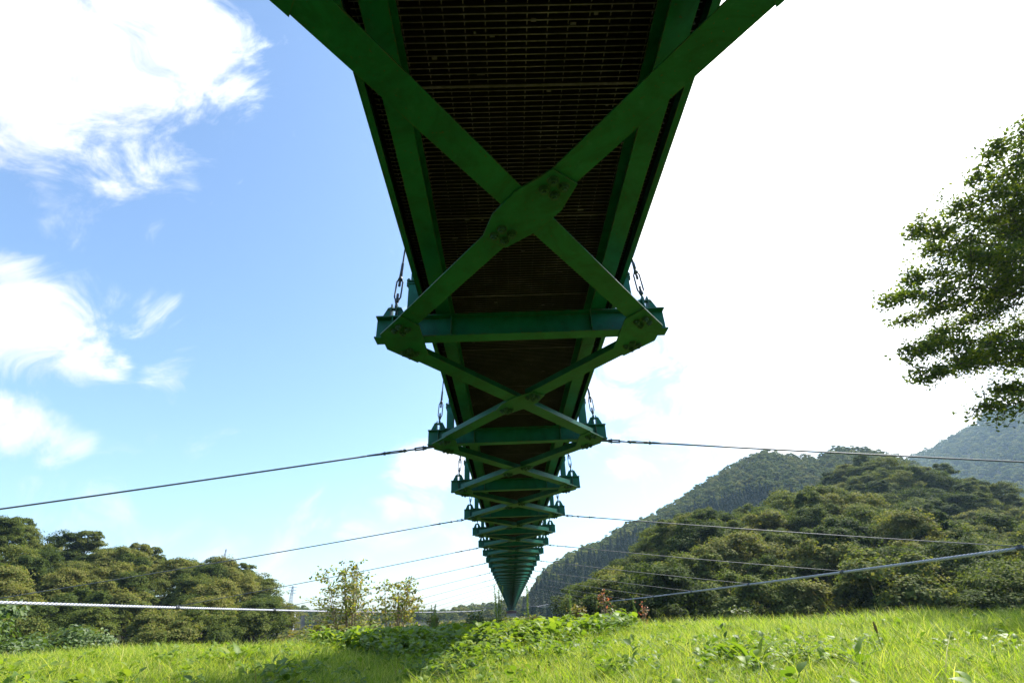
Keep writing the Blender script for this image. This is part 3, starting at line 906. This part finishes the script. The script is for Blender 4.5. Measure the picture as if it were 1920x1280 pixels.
def wood(name, label, P, Zg, S, kinds, protos, cat='wood'):
    n = len(P); r = np.random.default_rng(len(P))
    rot = np.stack([np.zeros(n), np.zeros(n), r.random(n) * 6.28], -1)
    o = scatter(name, np.column_stack([P, Zg]), rot, S, kinds, protos)
    return tag(o, label, cat, kind='stuff')


r_ = np.random.default_rng(5)
P, Zg = plant_ridge(1, 104, 172, 22, 49, 5.5, 21)
el = np.interp(np.degrees(np.arctan2(P[:, 0], P[:, 1])), TAB[1][4], TAB[1][5]); P, Zg = P[el > 2], Zg[el > 2]
S = r_.uniform(.68, 1.08, len(P)); K = r_.integers(0, 6, len(P))
for g_, nm_, lb_ in (('broadleaf trees in the right wood', 'right_wood', 'back of the dense broadleaf wood across the river, on the right'), ('broadleaf trees in the left wood', 'left_wood', 'back and crest of the wooded hillside on the left')):
    E_ = np.array([e[:4] for e in extra if e[4] == g_])
    if len(E_): wood(nm_, lb_, E_[:, :2], E_[:, 2] + 0.3, E_[:, 3], r_.integers(0, 6, len(E_)), near_crowns)
wood('upper_wood', 'dense broadleaf wood covering the upper slopes behind the nearest trees', P, Zg + 0.3, S, K, near_crowns)

P, Zg = plant_ridge(2, 225, 482, 0.8, 50, 5.5, 31)
az = np.degrees(np.arctan2(P[:, 0], P[:, 1])); rr = np.hypot(P[:, 0], P[:, 1])
frac = (rr - 225) / 250
con = ((frac < 0.50 + 0.22 * vnoise(P[:, 0], P[:, 1], 0.02))) & (az < 34)
el = np.interp(az, TAB[2][4], TAB[2][5]); ok = el > 0.6
kinds = np.where(con, r_.integers(0, 3, len(P)), 3 + r_.integers(0, 4, len(P)))
wood('mountain_forest', 'mixed conifer and broadleaf forest covering the long mountain slope right of the bridge', P[ok], Zg[ok], r_.uniform(.62, 1.05, len(P))[ok], kinds[ok], far_conifers + far_crowns)

P, Zg = plant_ridge(3, 800, 1270, 30, 52, 12.5, 41)
wood('far_forest', 'hazy blue forest on the steep distant mountain at the right edge', P, Zg, r_.uniform(1.3, 2.0, len(P)), r_.integers(0, 4, len(P)), far_crowns)

P, Zg = plant_ridge(5, 345, 530, -30, 9, 9.5, 51)
wood('far_valley_wood', 'low distant line of dark trees closing the valley behind the bridge end', P, Zg, r_.uniform(.6, 1.05, len(P)), r_.integers(0, 4, len(P)), far_crowns)


# ------------------------------------------------------------------ the large tree at the right edge
def camray(px, py, dist):
    """world point seen from the meadow viewpoint (offline survey of the tree's outline)"""
    v = camo.matrix_world.to_3x3() @ Vector(((px - 960) / 933.0, (640 - py) / 933.0, -1.0))
    return Vector((0, 0, 0.56)) + v * dist


big = thing('large_leafy_tree', 'large leafy tree reaching layered dark green boughs in from the right edge', 'tree', (20.6, 15.2, float(ground(20.6, 15.2)) - 0.3))
b0 = big.location
r = np.random.default_rng(77)
SPR = [(1910, 228, 15.5), (1867, 262, 15), (1830, 318, 15), (1790, 380, 16), (1712, 428, 15), (1740, 470, 17), (1661, 565, 14.5), (1700, 520, 16), (1684, 605, 15.5), (1690, 660, 14.5),
       (1740, 640, 17), (1727, 712, 14.5), (1790, 690, 17), (1835, 765, 14.5), (1870, 735, 16.5), (1880, 420, 18), (1860, 560, 18), (1850, 640, 18.5), (1900, 330, 17.5), (1820, 480, 14.5),
       (1900, 700, 19), (1960, 150, 16), (2010, 200, 18), (2020, 740, 15), (2050, 400, 14.5), (2080, 560, 19)]
tb = MB()
topz = 13.0
trunk_pts = [Vector((0, 0, 0)), Vector((-.1, .1, 3)), Vector((.1, 0, 6.5)), Vector((.25, -.1, 10)), Vector((.2, 0, 14)), Vector((.4, .1, 17))]
tb.tube(trunk_pts, [.42, .36, .30, .22, .13, .05], 10)


def trunk_at(h):
    for a, b in zip(trunk_pts, trunk_pts[1:]):
        if h <= b.z: t = (h - a.z) / (b.z - a.z); return a.lerp(b, max(t, 0)), 0.40 - 0.02 * h
    return trunk_pts[-1], 0.06


LC, LN = [], []
for (px, py, dd) in SPR:
    tip = camray(px, py, dd) - b0
    hd = hypot(tip.x, tip.y)
    A, ra = trunk_at(min(max(tip.z + 0.6 + r.normal() * 0.6, 2.2), 16.5))
    mid_ = A.lerp(tip, 0.5) + Vector((0, 0, 0.5 + hd * 0.03))
    pts = [((1 - t) ** 2) * A + 2 * t * (1 - t) * mid_ + t * t * tip for t in np.linspace(0, 1, 8)]
    tb.tube(pts, [max(ra * .46 * (1 - t) ** 1.1, 0.006) for t in np.linspace(0, 1, 8)], 6)
    ax = (tip - A); axn = Vector((ax.x, ax.y, 0)).normalized(); side = Vector((-axn.y, axn.x, 0))
    n_tw = int(24 + hd * 4.0)
    for q in range(n_tw):
        t = 0.18 + 0.82 * r.random() ** 0.75
        c = ((1 - t) ** 2) * A + 2 * t * (1 - t) * mid_ + t * t * tip
        w = 1.25 * (1.12 - t) ** 0.6
        # side twig, slightly drooping, carrying a flat fan of leaves
        sgn = 1 if r.random() < .5 else -1
        ln = w * (0.3 + 0.9 * r.random())
        e = c + side * sgn * ln * 0.8 + axn * ln * 0.45 + Vector((0, 0, -0.14 * ln + r.normal() * (.10 + .34 * (1 - t) + .12)))
        tb.tube([c, c.lerp(e, .5) + Vector((0, 0, .05)), e], [.018, .012, .005], 3, False)
        nl = int(22 + 30 * r.random())
        u = r.random(nl)[:, None]
        P_ = np.array(c)[None] * (1 - u) + np.array(e)[None] * u + r.normal(0, 1, (nl, 3)) * np.array([.15, .15, .085])
        LC.append(P_); LN.append(np.tile([0, 0, 1.0], (nl, 1)) + r.normal(0, .62, (nl, 3)))
LC = np.concatenate(LC); LN = np.concatenate(LN)
print('leaves big tree', len(LC))
tb.build('trunk', M['bark'], big, smooth=True)
link('crown', leaves('crown', LC, LN, 0.08 + 0.06 * r.random(len(LC)), M['maple'], LEAF_BENT, r), big)


# ------------------------------------------------------------------ saplings, bushes and shrubs beyond the meadow edge
def sapling(name, label, cat, loc, H, nst, spread, nl, size, mat, seed, lean=0.15, start=0.35, bark='palebark', dens_=0.6):
    o = thing(name, label, cat, loc); r = np.random.default_rng(seed); b = MB(); C, Nn = [], []
    for i in range(nst):
        a = r.random() * 6.28; le = lean * H * (0.4 + r.random()); h = H * (0.75 + .25 * r.random())
        top = Vector((cos(a) * le, sin(a) * le, h)); bs = Vector((r.normal() * .08, r.normal() * .08, -0.3))
        m_ = bs.lerp(top, .5) + Vector((cos(a), sin(a), 0)) * le * .1
        pts = [((1 - t) ** 2) * bs + 2 * t * (1 - t) * m_ + t * t * top for t in np.linspace(0, 1, 7)]
        b.tube(pts, [0.03 * (1 - t * .85) for t in np.linspace(0, 1, 7)], 6)
        for q in range(int((15 + 8 * H) * dens_)):
            t = start + (1 - start) * r.random(); c = ((1 - t) ** 2) * bs + 2 * t * (1 - t) * m_ + t * t * top
            an = r.random() * 6.28; ln = spread * (1.15 - t) * (0.4 + .7 * r.random())
            e = c + Vector((cos(an) * ln, sin(an) * ln, ln * (0.12 + r.normal() * .15)))
            b.tube([c, e], [.006, .002], 3, False)
            u = r.random(nl)[:, None] ** .7
            C.append(np.array(c)[None] * (1 - u) + np.array(e)[None] * u + r.normal(0, .05, (nl, 3)))
            Nn.append(np.tile([0, 0, .8], (nl, 1)) + r.normal(0, .6, (nl, 3)))
    b.build('stems', M[bark], o, smooth=True)
    C = np.concatenate(C); Nn = np.concatenate(Nn)
    link('leaves', leaves('leaves', C, Nn, size * (.6 + .8 * r.random(len(C))), M[mat], LEAF_BENT, r), o)
    return o


def gz(x, y): return float(ground(x, y))


def base(x, y): return (x, y, gz(x, y))


sapling('sapling', 'taller bushy young tree with feathery foliage on the left, behind the wind cable', 'young tree', base(-5.1, 18.8), 2.25 - gz(-5.1, 18.8), 9, 2.3, 10, 0.095, 'sapling', 401, 0.28, 0.44)
sapling('sapling', 'shorter open young tree beside the taller feathery one, nearer the bridge', 'young tree', base(-3.85, 18.9), 1.75 - gz(-3.85, 18.9), 7, 1.6, 9, 0.10, 'sapling', 402, 0.30, 0.48)

sapling('red_leaved_shrub', 'thin shrub with coral red leaf tips standing right of the bridge end', 'shrub', base(2.25, 13.3), 0.90 - gz(2.25, 13.3), 3, 0.30, 7, 0.05, 'redleaf', 410, 0.10, 0.62, dens_=.35)
sapling('red_leaved_shrub', 'low coral red shrub just right of the taller red one at the meadow edge', 'shrub', base(3.1, 13.6), 0.62 - gz(3.1, 13.6), 3, 0.28, 6, 0.05, 'redleaf', 411, 0.16, 0.6, dens_=.35)
for i, (x, y, h, label) in enumerate([
        (1.55, 13.6, 0.66, 'leafy olive shrub under the right side of the bridge end'),
        (2.65, 13.9, 0.62, 'yellowish green shrub between the two red-leaved shrubs'),
        (-0.9, 15.0, 0.58, 'olive shrub under the left side of the bridge end'),
        (-2.2, 16.0, 0.62, 'brownish green shrub left of the bridge end, behind the broad leaves'),
        (0.6, 15.5, 0.55, 'dense shrub straight below the far tip of the bridge'),
        (5.8, 14.3, 0.60, 'small pale green shrub at the meadow edge against the dark wood')]):
    sapling('shrub', label, 'shrub', base(x, y), h - gz(x, y), 6, 0.5, 12, 0.07, 'scrub', 420 + i, 0.22, 0.3)

bush_m = [crown_mesh('foliage', 1.5, 2.1, 20, 4500, 0.11, M['scrub'], 500 + i, base=0.02, bend=LEAF_BENT) for i in range(3)]
bush_b = [crown_mesh('foliage', 2.1, 3.2, 26, 13000, 0.095, M['brightbush'], 510 + i, base=0.02, bend=LEAF_BENT) for i in range(2)]
stem_m = trunk_mesh('stem', 1.3, 0.05, M['palebark'], 60, 5, 1.2)
# big bright bushes at the left edge, beyond the meadow
for i, (x, y, s, label) in enumerate([
        (-25.6, 27.0, 2.3, 'large bright green bush at the left edge below the wind cable'),
        (-23.4, 29.5, 2.05, 'bright green bush right of the largest one at the left edge'),
        (-20.6, 31.5, 1.75, 'smaller bright green bush ending the leafy group at the left')]):
    o = thing('bush', label, 'bush', (x, y, gz(x, y) - .1), i * 1.3); o.scale = (s, s, s * (1.12 if i == 0 else 1.0))
    link('foliage', bush_b[i % 2], o); link('stem', stem_m, o)
# scrub in the middle distance either side of the bridge
rb = random.Random(9)
for i in range(70):
    az = R(rb.uniform(-19.2, 9)); d = rb.uniform(24, 95); x, y = d * sin(az), d * cos(az)
    z = gz(x, y); top = 0.56 + d * tan(R(rb.uniform(-1.0, 0.15 if az < R(-12) else -0.1))); s = max((top - z) / 2.1, 0.5)
    o = thing('scrub_bush', 'olive and brownish scrub bush in the low thicket beyond the meadow under the bridge', 'bush', (x, y, z - .1), rb.uniform(0, 6.28), 'scrub bushes beyond the meadow')
    o.scale = (s * rb.uniform(.9, 1.5), s * rb.uniform(.9, 1.5), s)
    link('foliage', bush_m[i % 3], o); link('stem', stem_m, o)
# the three small rounded trees in front of the right wood, close to the bridge
for i, (az, d, top, label) in enumerate([(7.9, 62, 2.2, 'small rounded tree nearest the bridge at the foot of the mountain'),
                                         (10.8, 60, 2.6, 'small rounded tree second from the bridge at the foot of the wood'),
                                         (13.2, 58, 2.9, 'small rounded tree third from the bridge, against the dark wood')]):
    x, y = d * sin(R(az)), d * cos(R(az)); z = gz(x, y); s = (0.56 + d * tan(R(top)) - z) / 7.6
    o = thing('rounded_tree', label, 'tree', (x, y, z), i); o.scale = (s * .8, s * .8, s)
    link('crown', near_crowns[i], o, (0, 0, 0.6)); link('trunk', near_trunks[i], o)

# ------------------------------------------------------------------ masts, wall, stones
def mast(label, loc, H, w, lean, cat='mast'):
    o = thing('lattice_mast', label, cat, loc); b = MB()
    for sx in (-1, 1):
        for sy in (-1, 1): b.tube([(sx * w, sy * w, 0), (sx * w * .25, sy * w * .25, H)], w * .10, 4)
    n = 9
    for i in range(n):
        z0, z1 = H * i / n, H * (i + 1) / n; f0, f1 = 1 - .75 * i / n, 1 - .75 * (i + 1) / n
        for s in (-1, 1):
            b.tube([(-w * f0, s * w * f0, z0), (w * f1, s * w * f1, z1)], w * .06, 4); b.tube([(w * f0, s * w * f0, z0), (-w * f1, s * w * f1, z1)], w * .06, 4)
            b.tube([(s * w * f0, -w * f0, z0), (s * w * f1, w * f1, z1)], w * .06, 4)
    b.build('lattice', M['mast'], o)
    return o


m_ = mast('small grey lattice mast on the left hill crest, left of the other mast', (-139.7, 265.5, 18), 15.4, 0.7, 0)
b = MB(); b.box(-1.5, 1.5, -.2, .2, 8.6, 9.0); b.tube([(-1.5, -.4, 8.4), (-1.5, .5, 8.4)], 1.0, 12); b.build('dish', M['mast'], m_)
b = MB(); b.box(-1.1, 1.1, -.12, .12, 10.8, 11.1); b.build('crossarm', M['mast'], m_)
m_ = mast('pale faint lattice pylon beyond the end of the left hill', (-328, 838, 8), 40, 3.0, 0)
b = MB()
for z in (30, 34, 38): b.box(-6, 6, -.3, .3, z, z + .6)
b.build('crossarm', M['mast'], m_)
o = thing('utility_pole', 'thin utility pole poking above the trees of the left hill', 'utility pole', (-93.6, 141.9, 4)); b = MB()
b.tube([(0, 0, 0), (0, 0, 14.2)], [.17, .12], 8); b.build('pole', M['mast'], o)
b = MB(); b.box(-1.0, 1.0, -.06, .06, 13.2, 13.4); b.box(-.7, .7, -.06, .06, 12.4, 12.55); b.build('crossarm', M['mast'], o)

o = thing('retaining_wall', 'grey brown concrete retaining wall at the foot of the left hill', 'wall', (-39.0, 103, gz(-39, 103)), R(20)); b = MB()
h = 2.1 - o.location.z
b.add([(-2.1, -1.0, 0), (2.1, -1.0, 0), (2.1, 1, 0), (-2.1, 1, 0), (-1.9, -.3, h), (1.5, -.3, h), (1.5, 1, h), (-1.9, 1, h)],
      [(0, 3, 2, 1), (4, 5, 6, 7), (0, 1, 5, 4), (1, 2, 6, 5), (2, 3, 7, 6), (3, 0, 4, 7)])
for q in range(1, 4): b.box(-2.1 + q * 1.02, -2.06 + q * 1.02, -1.04, -.9, 0.2, h * .5)
b.build('panel', M['concrete'], o)
b = MB(); b.tube([(-.15, -1.1, h - 3.2), (-.1, -.85, h - 1.2), (-.25, -.55, h + .1)], .13, 8); b.build('drain_pipe', M['white'], o)
ri = random.Random(4)
for i, (px_, py_, d_, s_, label) in enumerate([(-31.5, 104, 0, 1.7, 'large pale boulder behind the taller young tree'), (-28.9, 105, 0, 1.2, 'smaller pale boulder right of the largest one'), (-34.0, 104, 0, 1.1, 'low pale boulder left of the largest one')]):
    me = bpy.data.meshes.new('boulder'); import bmesh
    bmm = bmesh.new(); bmesh.ops.create_icosphere(bmm, subdivisions=3, radius=1)
    for v in bmm.verts:
        v.co *= 1 + .22 * math.sin(v.co.x * 4 + i) * math.sin(v.co.y * 3.3 + v.co.z * 2.5 + i * 2); v.co.z *= .6
    bmm.to_mesh(me); bmm.free(); me.materials.append(M['stone'])
    o = link('boulder', me, None, (px_, py_, 0.0), (0, 0, i), (s_ * 1.3, s_, s_))
    gzz = gz(px_, py_); o.location.z = max(gzz, -0.1) if False else gzz + .3
    o.scale = (s_ * 1.3, s_, (0.9 - gzz) * .9 * s_ / 1.7)
    tag(o, label, 'boulder')

# ------------------------------------------------------------------ meadow
def blade_tuft(seed, n, hmin, hmax, w, spread, lean, mat):
    r = np.random.default_rng(seed); V, F = [], []
    for i in range(n):
        a = r.random() * 6.28; p = np.array([r.normal() * spread, r.normal() * spread, -0.02]); h = hmin + (hmax - hmin) * r.random()
        d = np.array([cos(a), sin(a), 0]); sdv = np.array([-sin(a + r.normal() * .5), cos(a + r.normal() * .5), 0]); le = lean * h * (0.3 + r.random())
        ww = w * (.7 + .6 * r.random()); k0 = len(V)
        for j, t in enumerate((0, .4, .75, 1.0)):
            c = p + np.array([0, 0, h * (t - .18 * t * t * (le / h))]) + d * le * t * t
            hw = ww * (1 - t ** 1.6) * .5 + .0003
            V += [c - sdv * hw, c + sdv * hw]
            if j: F.append((k0 + 2 * j - 2, k0 + 2 * j - 1, k0 + 2 * j + 1, k0 + 2 * j))
    return np_mesh('grass_tuft', np.array(V), np.array(F), mat)


tufts = [blade_tuft(600 + i, 40, .06, .17, .0062, .06, .8, M['grass']) for i in range(4)] + \
        [blade_tuft(610 + i, 28, .10, .26, .0072, .06, 1.0, M['grass']) for i in range(3)]


tall = [blade_tuft(630 + i, 16, .20, .42, .0075, .05, 1.1, M['grass']) for i in range(3)] + [blade_tuft(640 + i, 9, .18, .36, .0045, .07, .5, M['seed']) for i in range(2)]


def fan(n, r0, r1, a0, a1, seed, pw=1.0):
    r = np.random.default_rng(seed); d = r0 + (r1 - r0) * r.random(n) ** pw; a = np.radians(a0 + (a1 - a0) * r.random(n))
    return d * np.sin(a), d * np.cos(a), r


def dens(x, y): return vnoise(x, y, 1.7) * .5 + vnoise(x + 30, y, .6) * .5


x, y, r = fan(52000, 1.0, 20, -64, 64, 701, 0.8)
z = ground(x, y); keep = z > -0.9; x, y, z = x[keep], y[keep], z[keep]; n = len(x); dd = np.hypot(x, y)
sc = r.uniform(.75, 1.3, n) * (1 + .30 * dens(x, y)) * (0.75 + 0.5 * sstep(3, 13, dd))
o = scatter('grass', np.column_stack([x, y, z]), np.stack([r.normal(0, .12, n), r.normal(0, .12, n), r.random(n) * 6.28], -1), sc,
            np.where(r.random(n) < .72 - .3 * dens(x, y), r.integers(0, 4, n), 4 + r.integers(0, 3, n)), tufts)
tag(o, 'bright green meadow grass covering the near ground', 'grass', kind='stuff')
x, y, r = fan(1500, 2.5, 19, -60, 60, 711, .85); k = (vnoise(x, y, 1.1) > 0.0) & (ground(x, y) > -.8); x, y = x[k], y[k]; n = len(x)
o = scatter('tall_grass', np.column_stack([x, y, ground(x, y)]), np.stack([r.normal(0, .15, n), r.normal(0, .15, n), r.random(n) * 6.28], -1), r.uniform(.55, 1.05, n),
            np.where(r.random(n) < .8, r.integers(0, 3, n), 3 + r.integers(0, 2, n)), tall)
tag(o, 'tufts of longer arching grass and dry stems standing out of the meadow', 'grass', kind='stuff')
# coarser grass around and behind the viewer
x, y, r = fan(5000, 0.8, 14, 64, 296, 702, .7)
z = ground(x, y); n = len(x)
o = scatter('meadow_grass', np.column_stack([x, y, z]), np.stack([r.normal(0, .1, n), r.normal(0, .1, n), r.random(n) * 6.28], -1), r.uniform(1, 1.6, n), r.integers(0, 7, n), tufts)
tag(o, 'meadow grass at the sides of the view', 'grass', kind='stuff')


# broad leaved weeds
def broad_leaf(V, F, base_, yaw, elev, Ln, Wd, droop, fold=.25, stem=.35):
    """one lance or heart shaped leaf with a midrib fold on a short stalk; faces appended"""
    d = Vector((cos(yaw), sin(yaw), 0)); sde = Vector((-sin(yaw), cos(yaw), 0)); k0 = len(V); ns = 6
    e = elev; p = Vector(base_)
    st = p + (d * cos(e) + Vector((0, 0, sin(e)))) * Ln * stem
    V += [tuple(p - sde * .004), tuple(p + sde * .004), tuple(st + sde * .003), tuple(st - sde * .003)]; F.append((k0, k0 + 1, k0 + 2, k0 + 3))
    k0 += 4; prof = [0.25, .78, 1.0, .9, .62, .28, .02]; c = st
    for j in range(ns + 1):
        w = Wd * prof[j] * .5; up_ = Vector((0, 0, 1)) * w * fold
        V += [tuple(c - sde * w + up_), tuple(c), tuple(c + sde * w + up_)]
        if j:
            a = k0 + 3 * (j - 1); F += [(a, a + 1, a + 4, a + 3), (a + 1, a + 2, a + 5, a + 4)]
        e2 = e - droop * (j + .5) / ns
        c = c + (d * cos(e2) + Vector((0, 0, sin(e2)))) * Ln / ns


def rosette(seed, n, Ln, Wd, el0, el1, hgt, mat, name='leaves'):
    r = random.Random(seed); V, F = [], []
    for i in range(n):
        h = r.uniform(0, hgt) if hgt else 0
        broad_leaf(V, F, (r.gauss(0, .03), r.gauss(0, .03), h), r.uniform(0, 6.28), r.uniform(el0, el1), Ln * r.uniform(.6, 1.15), Wd * r.uniform(.7, 1.1), r.uniform(.5, 1.5), r.uniform(.1, .4))
    return np_mesh(name, np.array(V), np.array(F), mat, True)


heart = [rosette(800 + i, 12, .150, .120, .1, 1.2, .32, M['dock']) for i in range(4)]
low = [rosette(810 + i, 7, .075, .055, .0, .9, .12, M['dock']) for i in range(3)]
lance = [rosette(820 + i, 13, .30, .085, .5, 1.35, .05, M['dock']) for i in range(3)]
# the leafy thicket below the bridge
r = np.random.default_rng(71)
P = []
while len(P) < 900:
    a = r.uniform(-19, 13); d = r.uniform(5.0, 15.0); x = d * sin(R(a)); y = d * cos(R(a))
    lim = float(np.interp(a, [-19, -16, -11, -9, -1, 3, 7, 13], [11.5, 10.5, 7.0, 5.6, 6.0, 7.8, 9.6, 12.5]))
    if d > lim + r.normal() * .4: P.append((x, y))
P = np.array(P); n = len(P)
o = scatter('broadleaf_weeds', np.column_stack([P, ground(P[:, 0], P[:, 1])]), np.stack([r.normal(0, .15, n), r.normal(0, .15, n), r.random(n) * 6.28], -1), r.uniform(.8, 1.15, n) * (0.45 + 0.6 * sstep(5.5, 11, np.hypot(P[:, 0], P[:, 1]))), r.integers(0, 4, n), heart)
tag(o, 'thicket of big heart shaped green leaves below the bridge at the meadow edge', 'weeds', kind='stuff')
# low leaves among the grass
x, y, r = fan(3000, 2.4, 13, -48, 48, 703, .8); dn = dens(x * 1.3 + 5, y * 1.3)
k = (dn > .18) | (r.random(len(x)) < .10); x, y = x[k], y[k]; n = len(x)
o = scatter('low_weeds', np.column_stack([x, y, ground(x, y) + .05]), np.stack([r.normal(0, .2, n), r.normal(0, .2, n), r.random(n) * 6.28], -1), r.uniform(.6, 1.3, n), r.integers(0, 3, n), low)
tag(o, 'small rounded weed leaves mixed through the meadow grass', 'weeds', kind='stuff')
# leafy patches close to the viewer
Q = []
for cx, cy, rad, k in ((2.3, 5.2, .55, 34), (1.75, 4.6, .3, 12), (-3.9, 7.9, .9, 46), (-5.6, 8.6, .8, 30), (-2.6, 6.0, .5, 16), (3.4, 7.6, .8, 26), (5.4, 9.0, .8, 22), (.9, 4.9, .3, 10), (5.0, 6.0, .5, 14)):
    Q += [(cx + r.normal() * rad * .6, cy + r.normal() * rad * .6) for _ in range(k)]
Q = np.array(Q); n = len(Q)
o = scatter('leafy_patches', np.column_stack([Q, ground(Q[:, 0], Q[:, 1])]), np.stack([r.normal(0, .2, n), r.normal(0, .2, n), r.random(n) * 6.28], -1), r.uniform(.3, .62, n), r.integers(0, 4, n), heart)
tag(o, 'patches of small bright leaves growing in the near meadow', 'weeds', kind='stuff')
# leaves along the left of the meadow
x, y, r = fan(520, 5.0, 18, -47, -15, 704, .9); k = dens(x, y * 1.5) > -.05; x, y = x[k], y[k]; n = len(x)
o = scatter('leafy_weeds', np.column_stack([x, y, ground(x, y)]), np.stack([r.normal(0, .2, n), r.normal(0, .2, n), r.random(n) * 6.28], -1), r.uniform(.35, .75, n), r.integers(0, 4, n), heart)
tag(o, 'patches of leafy weeds in the left half of the meadow', 'weeds', kind='stuff')

for i, (x, y, s, label) in enumerate([
        (2.05, 5.0, 1.0, 'dock plant with long upright leaves in the lower right meadow'),
        (2.75, 4.75, .75, 'smaller dock plant just right of the long-leaved one in the lower right'),
        (-3.55, 7.6, 1.15, 'tall dock plant in the lower left of the meadow, left of the shadow'),
        (-4.4, 7.2, .8, 'low dock plant beside the tall one in the lower left'),
        (3.8, 10.2, .9, 'spreading dock plant in the middle of the right meadow'),
        (-2.9, 11.4, 1.2, 'dark dock plant in the bridge shadow near the thicket'),
        (.75, 4.6, .6, 'small dock plant with a faded leaf at the bottom of the meadow')]):
    o = thing('dock_plant', label, 'plant', base(x, y), i * 1.1, 'dock plants in the meadow'); o.scale = (s, s, s)
    link('leaves', lance[i % 3], o)


def spiky(label, loc, H, seed, nsp=5):
    o = thing('spiky_weed', label, 'weed', loc, 0, 'tall spiky weeds'); r = np.random.default_rng(seed); b = MB(); C, Nn, V, F = [], [], [], []
    for i in range(nsp):
        a = r.random() * 6.28; l = H * .12 * r.random(); h = H * (.6 + .4 * r.random()); top = Vector((cos(a) * l, sin(a) * l, h))
        b.tube([(0, 0, 0), top * .5 + Vector((0, 0, .02)), top], [.006, .005, .002], 5)
        m = 130; t = .5 + .5 * r.random(m); C.append(np.array(top)[None] * t[:, None] + r.normal(0, .010, (m, 3))); Nn.append(r.normal(size=(m, 3)))
        for q in range(4): broad_leaf(V, F, tuple(top * (.15 + .12 * q)), r.random() * 6.28, .5, .13, .035, .9)
    b.build('stems', M['spike'], o)
    C = np.concatenate(C); link('flower_spikes', leaves('flower_spikes', C, np.concatenate(Nn), .022, M['spike'], LEAF_QUAD, r), o)
    link('leaves', np_mesh('leaves', np.array(V), np.array(F), M['dock'], True), o)


for i, (x, y, top, label) in enumerate([
        (2.75, 12.6, .80, 'spiky green weed standing alone right of the red shrubs'),
        (-.28, 11.6, 1.22, 'tallest spiky weed rising beside the left of the bridge tip'),
        (.34, 11.8, 1.08, 'spiky weed rising beside the right of the bridge tip'),
        (1.25, 12.3, .98, 'pair-stemmed spiky weed between the bridge tip and the red shrub'),
        (-1.75, 13.0, .95, 'spiky weed against the sky between the young trees and the bridge'),
        (-8.6, 14.6, .62, 'spiky weed at the left meadow edge before the dark hill'),
        (-7.9, 15.4, .60, 'leaning spiky weed right of the one at the left meadow edge')]):
    spiky(label, base(x, y), top - gz(x, y), 900 + i, 3 if i != 1 else 5)


def foxtail(label, loc, H, az, seed, lean=.25):
    o = thing('foxtail_grass', label, 'grass stalk', loc, az, 'foxtail grass stalks'); r = np.random.default_rng(seed); b = MB()
    pts = [Vector((lean * H * t * t, 0, H * t)) for t in np.linspace(0, 1, 7)]
    b.tube(pts, [.0035] * 7, 5); b.build('stalk', M['spike'], o)
    d = (pts[-1] - pts[-2]).normalized(); m = 260; t = r.random(m)
    rad = .011 * np.sin(np.clip(t, .05, .97) * pi) ** .5; a = r.random(m) * 6.28
    C = np.array(pts[-1])[None] + np.array(d)[None] * (t * .085)[:, None] + np.stack([np.cos(a) * rad, np.sin(a) * rad, np.zeros(m)], -1)
    link('seed_head', leaves('seed_head', C, np.stack([np.cos(a), np.sin(a), np.full(m, .3)], -1), .012, M['seed'], LEAF_QUAD, r), o)


for i, (x, y, h, az, label) in enumerate([
        (6.9, 12.0, .66, 3.0, 'foxtail stalk leaning left against the dark wood'),
        (7.6, 11.6, .70, 1.2, 'upright foxtail stalk against the dark wood, right of the leaning one'),
        (9.8, 10.9, .62, .4, 'foxtail stalk near the right end of the meadow edge'),
        (6.1, 6.4, .32, 2.0, 'short brown foxtail in the grass at the lower right'),
        (3.3, 5.2, .28, 1.0, 'short brown foxtail beside the dock plants in the lower right')]):
    foxtail(label, base(x, y), h, az, 950 + i, .45 if i == 0 else .12)


# ------------------------------------------------------------------ air
m, t, o = new_mat('haze')
v = t.nodes.new('ShaderNodeVolumePrincipled')
v.inputs['Color'].default_value = (0.50, 0.74, 1.0, 1)
v.inputs['Density'].default_value = 0.00016
v.inputs['Anisotropy'].default_value = 0.35
t.links.new(v.outputs[0], o.inputs[1])
b = MB(); b.box(-2450, 2450, -2450, 2450, -8, 420)
tag(b.build('haze', m), kind='stuff')
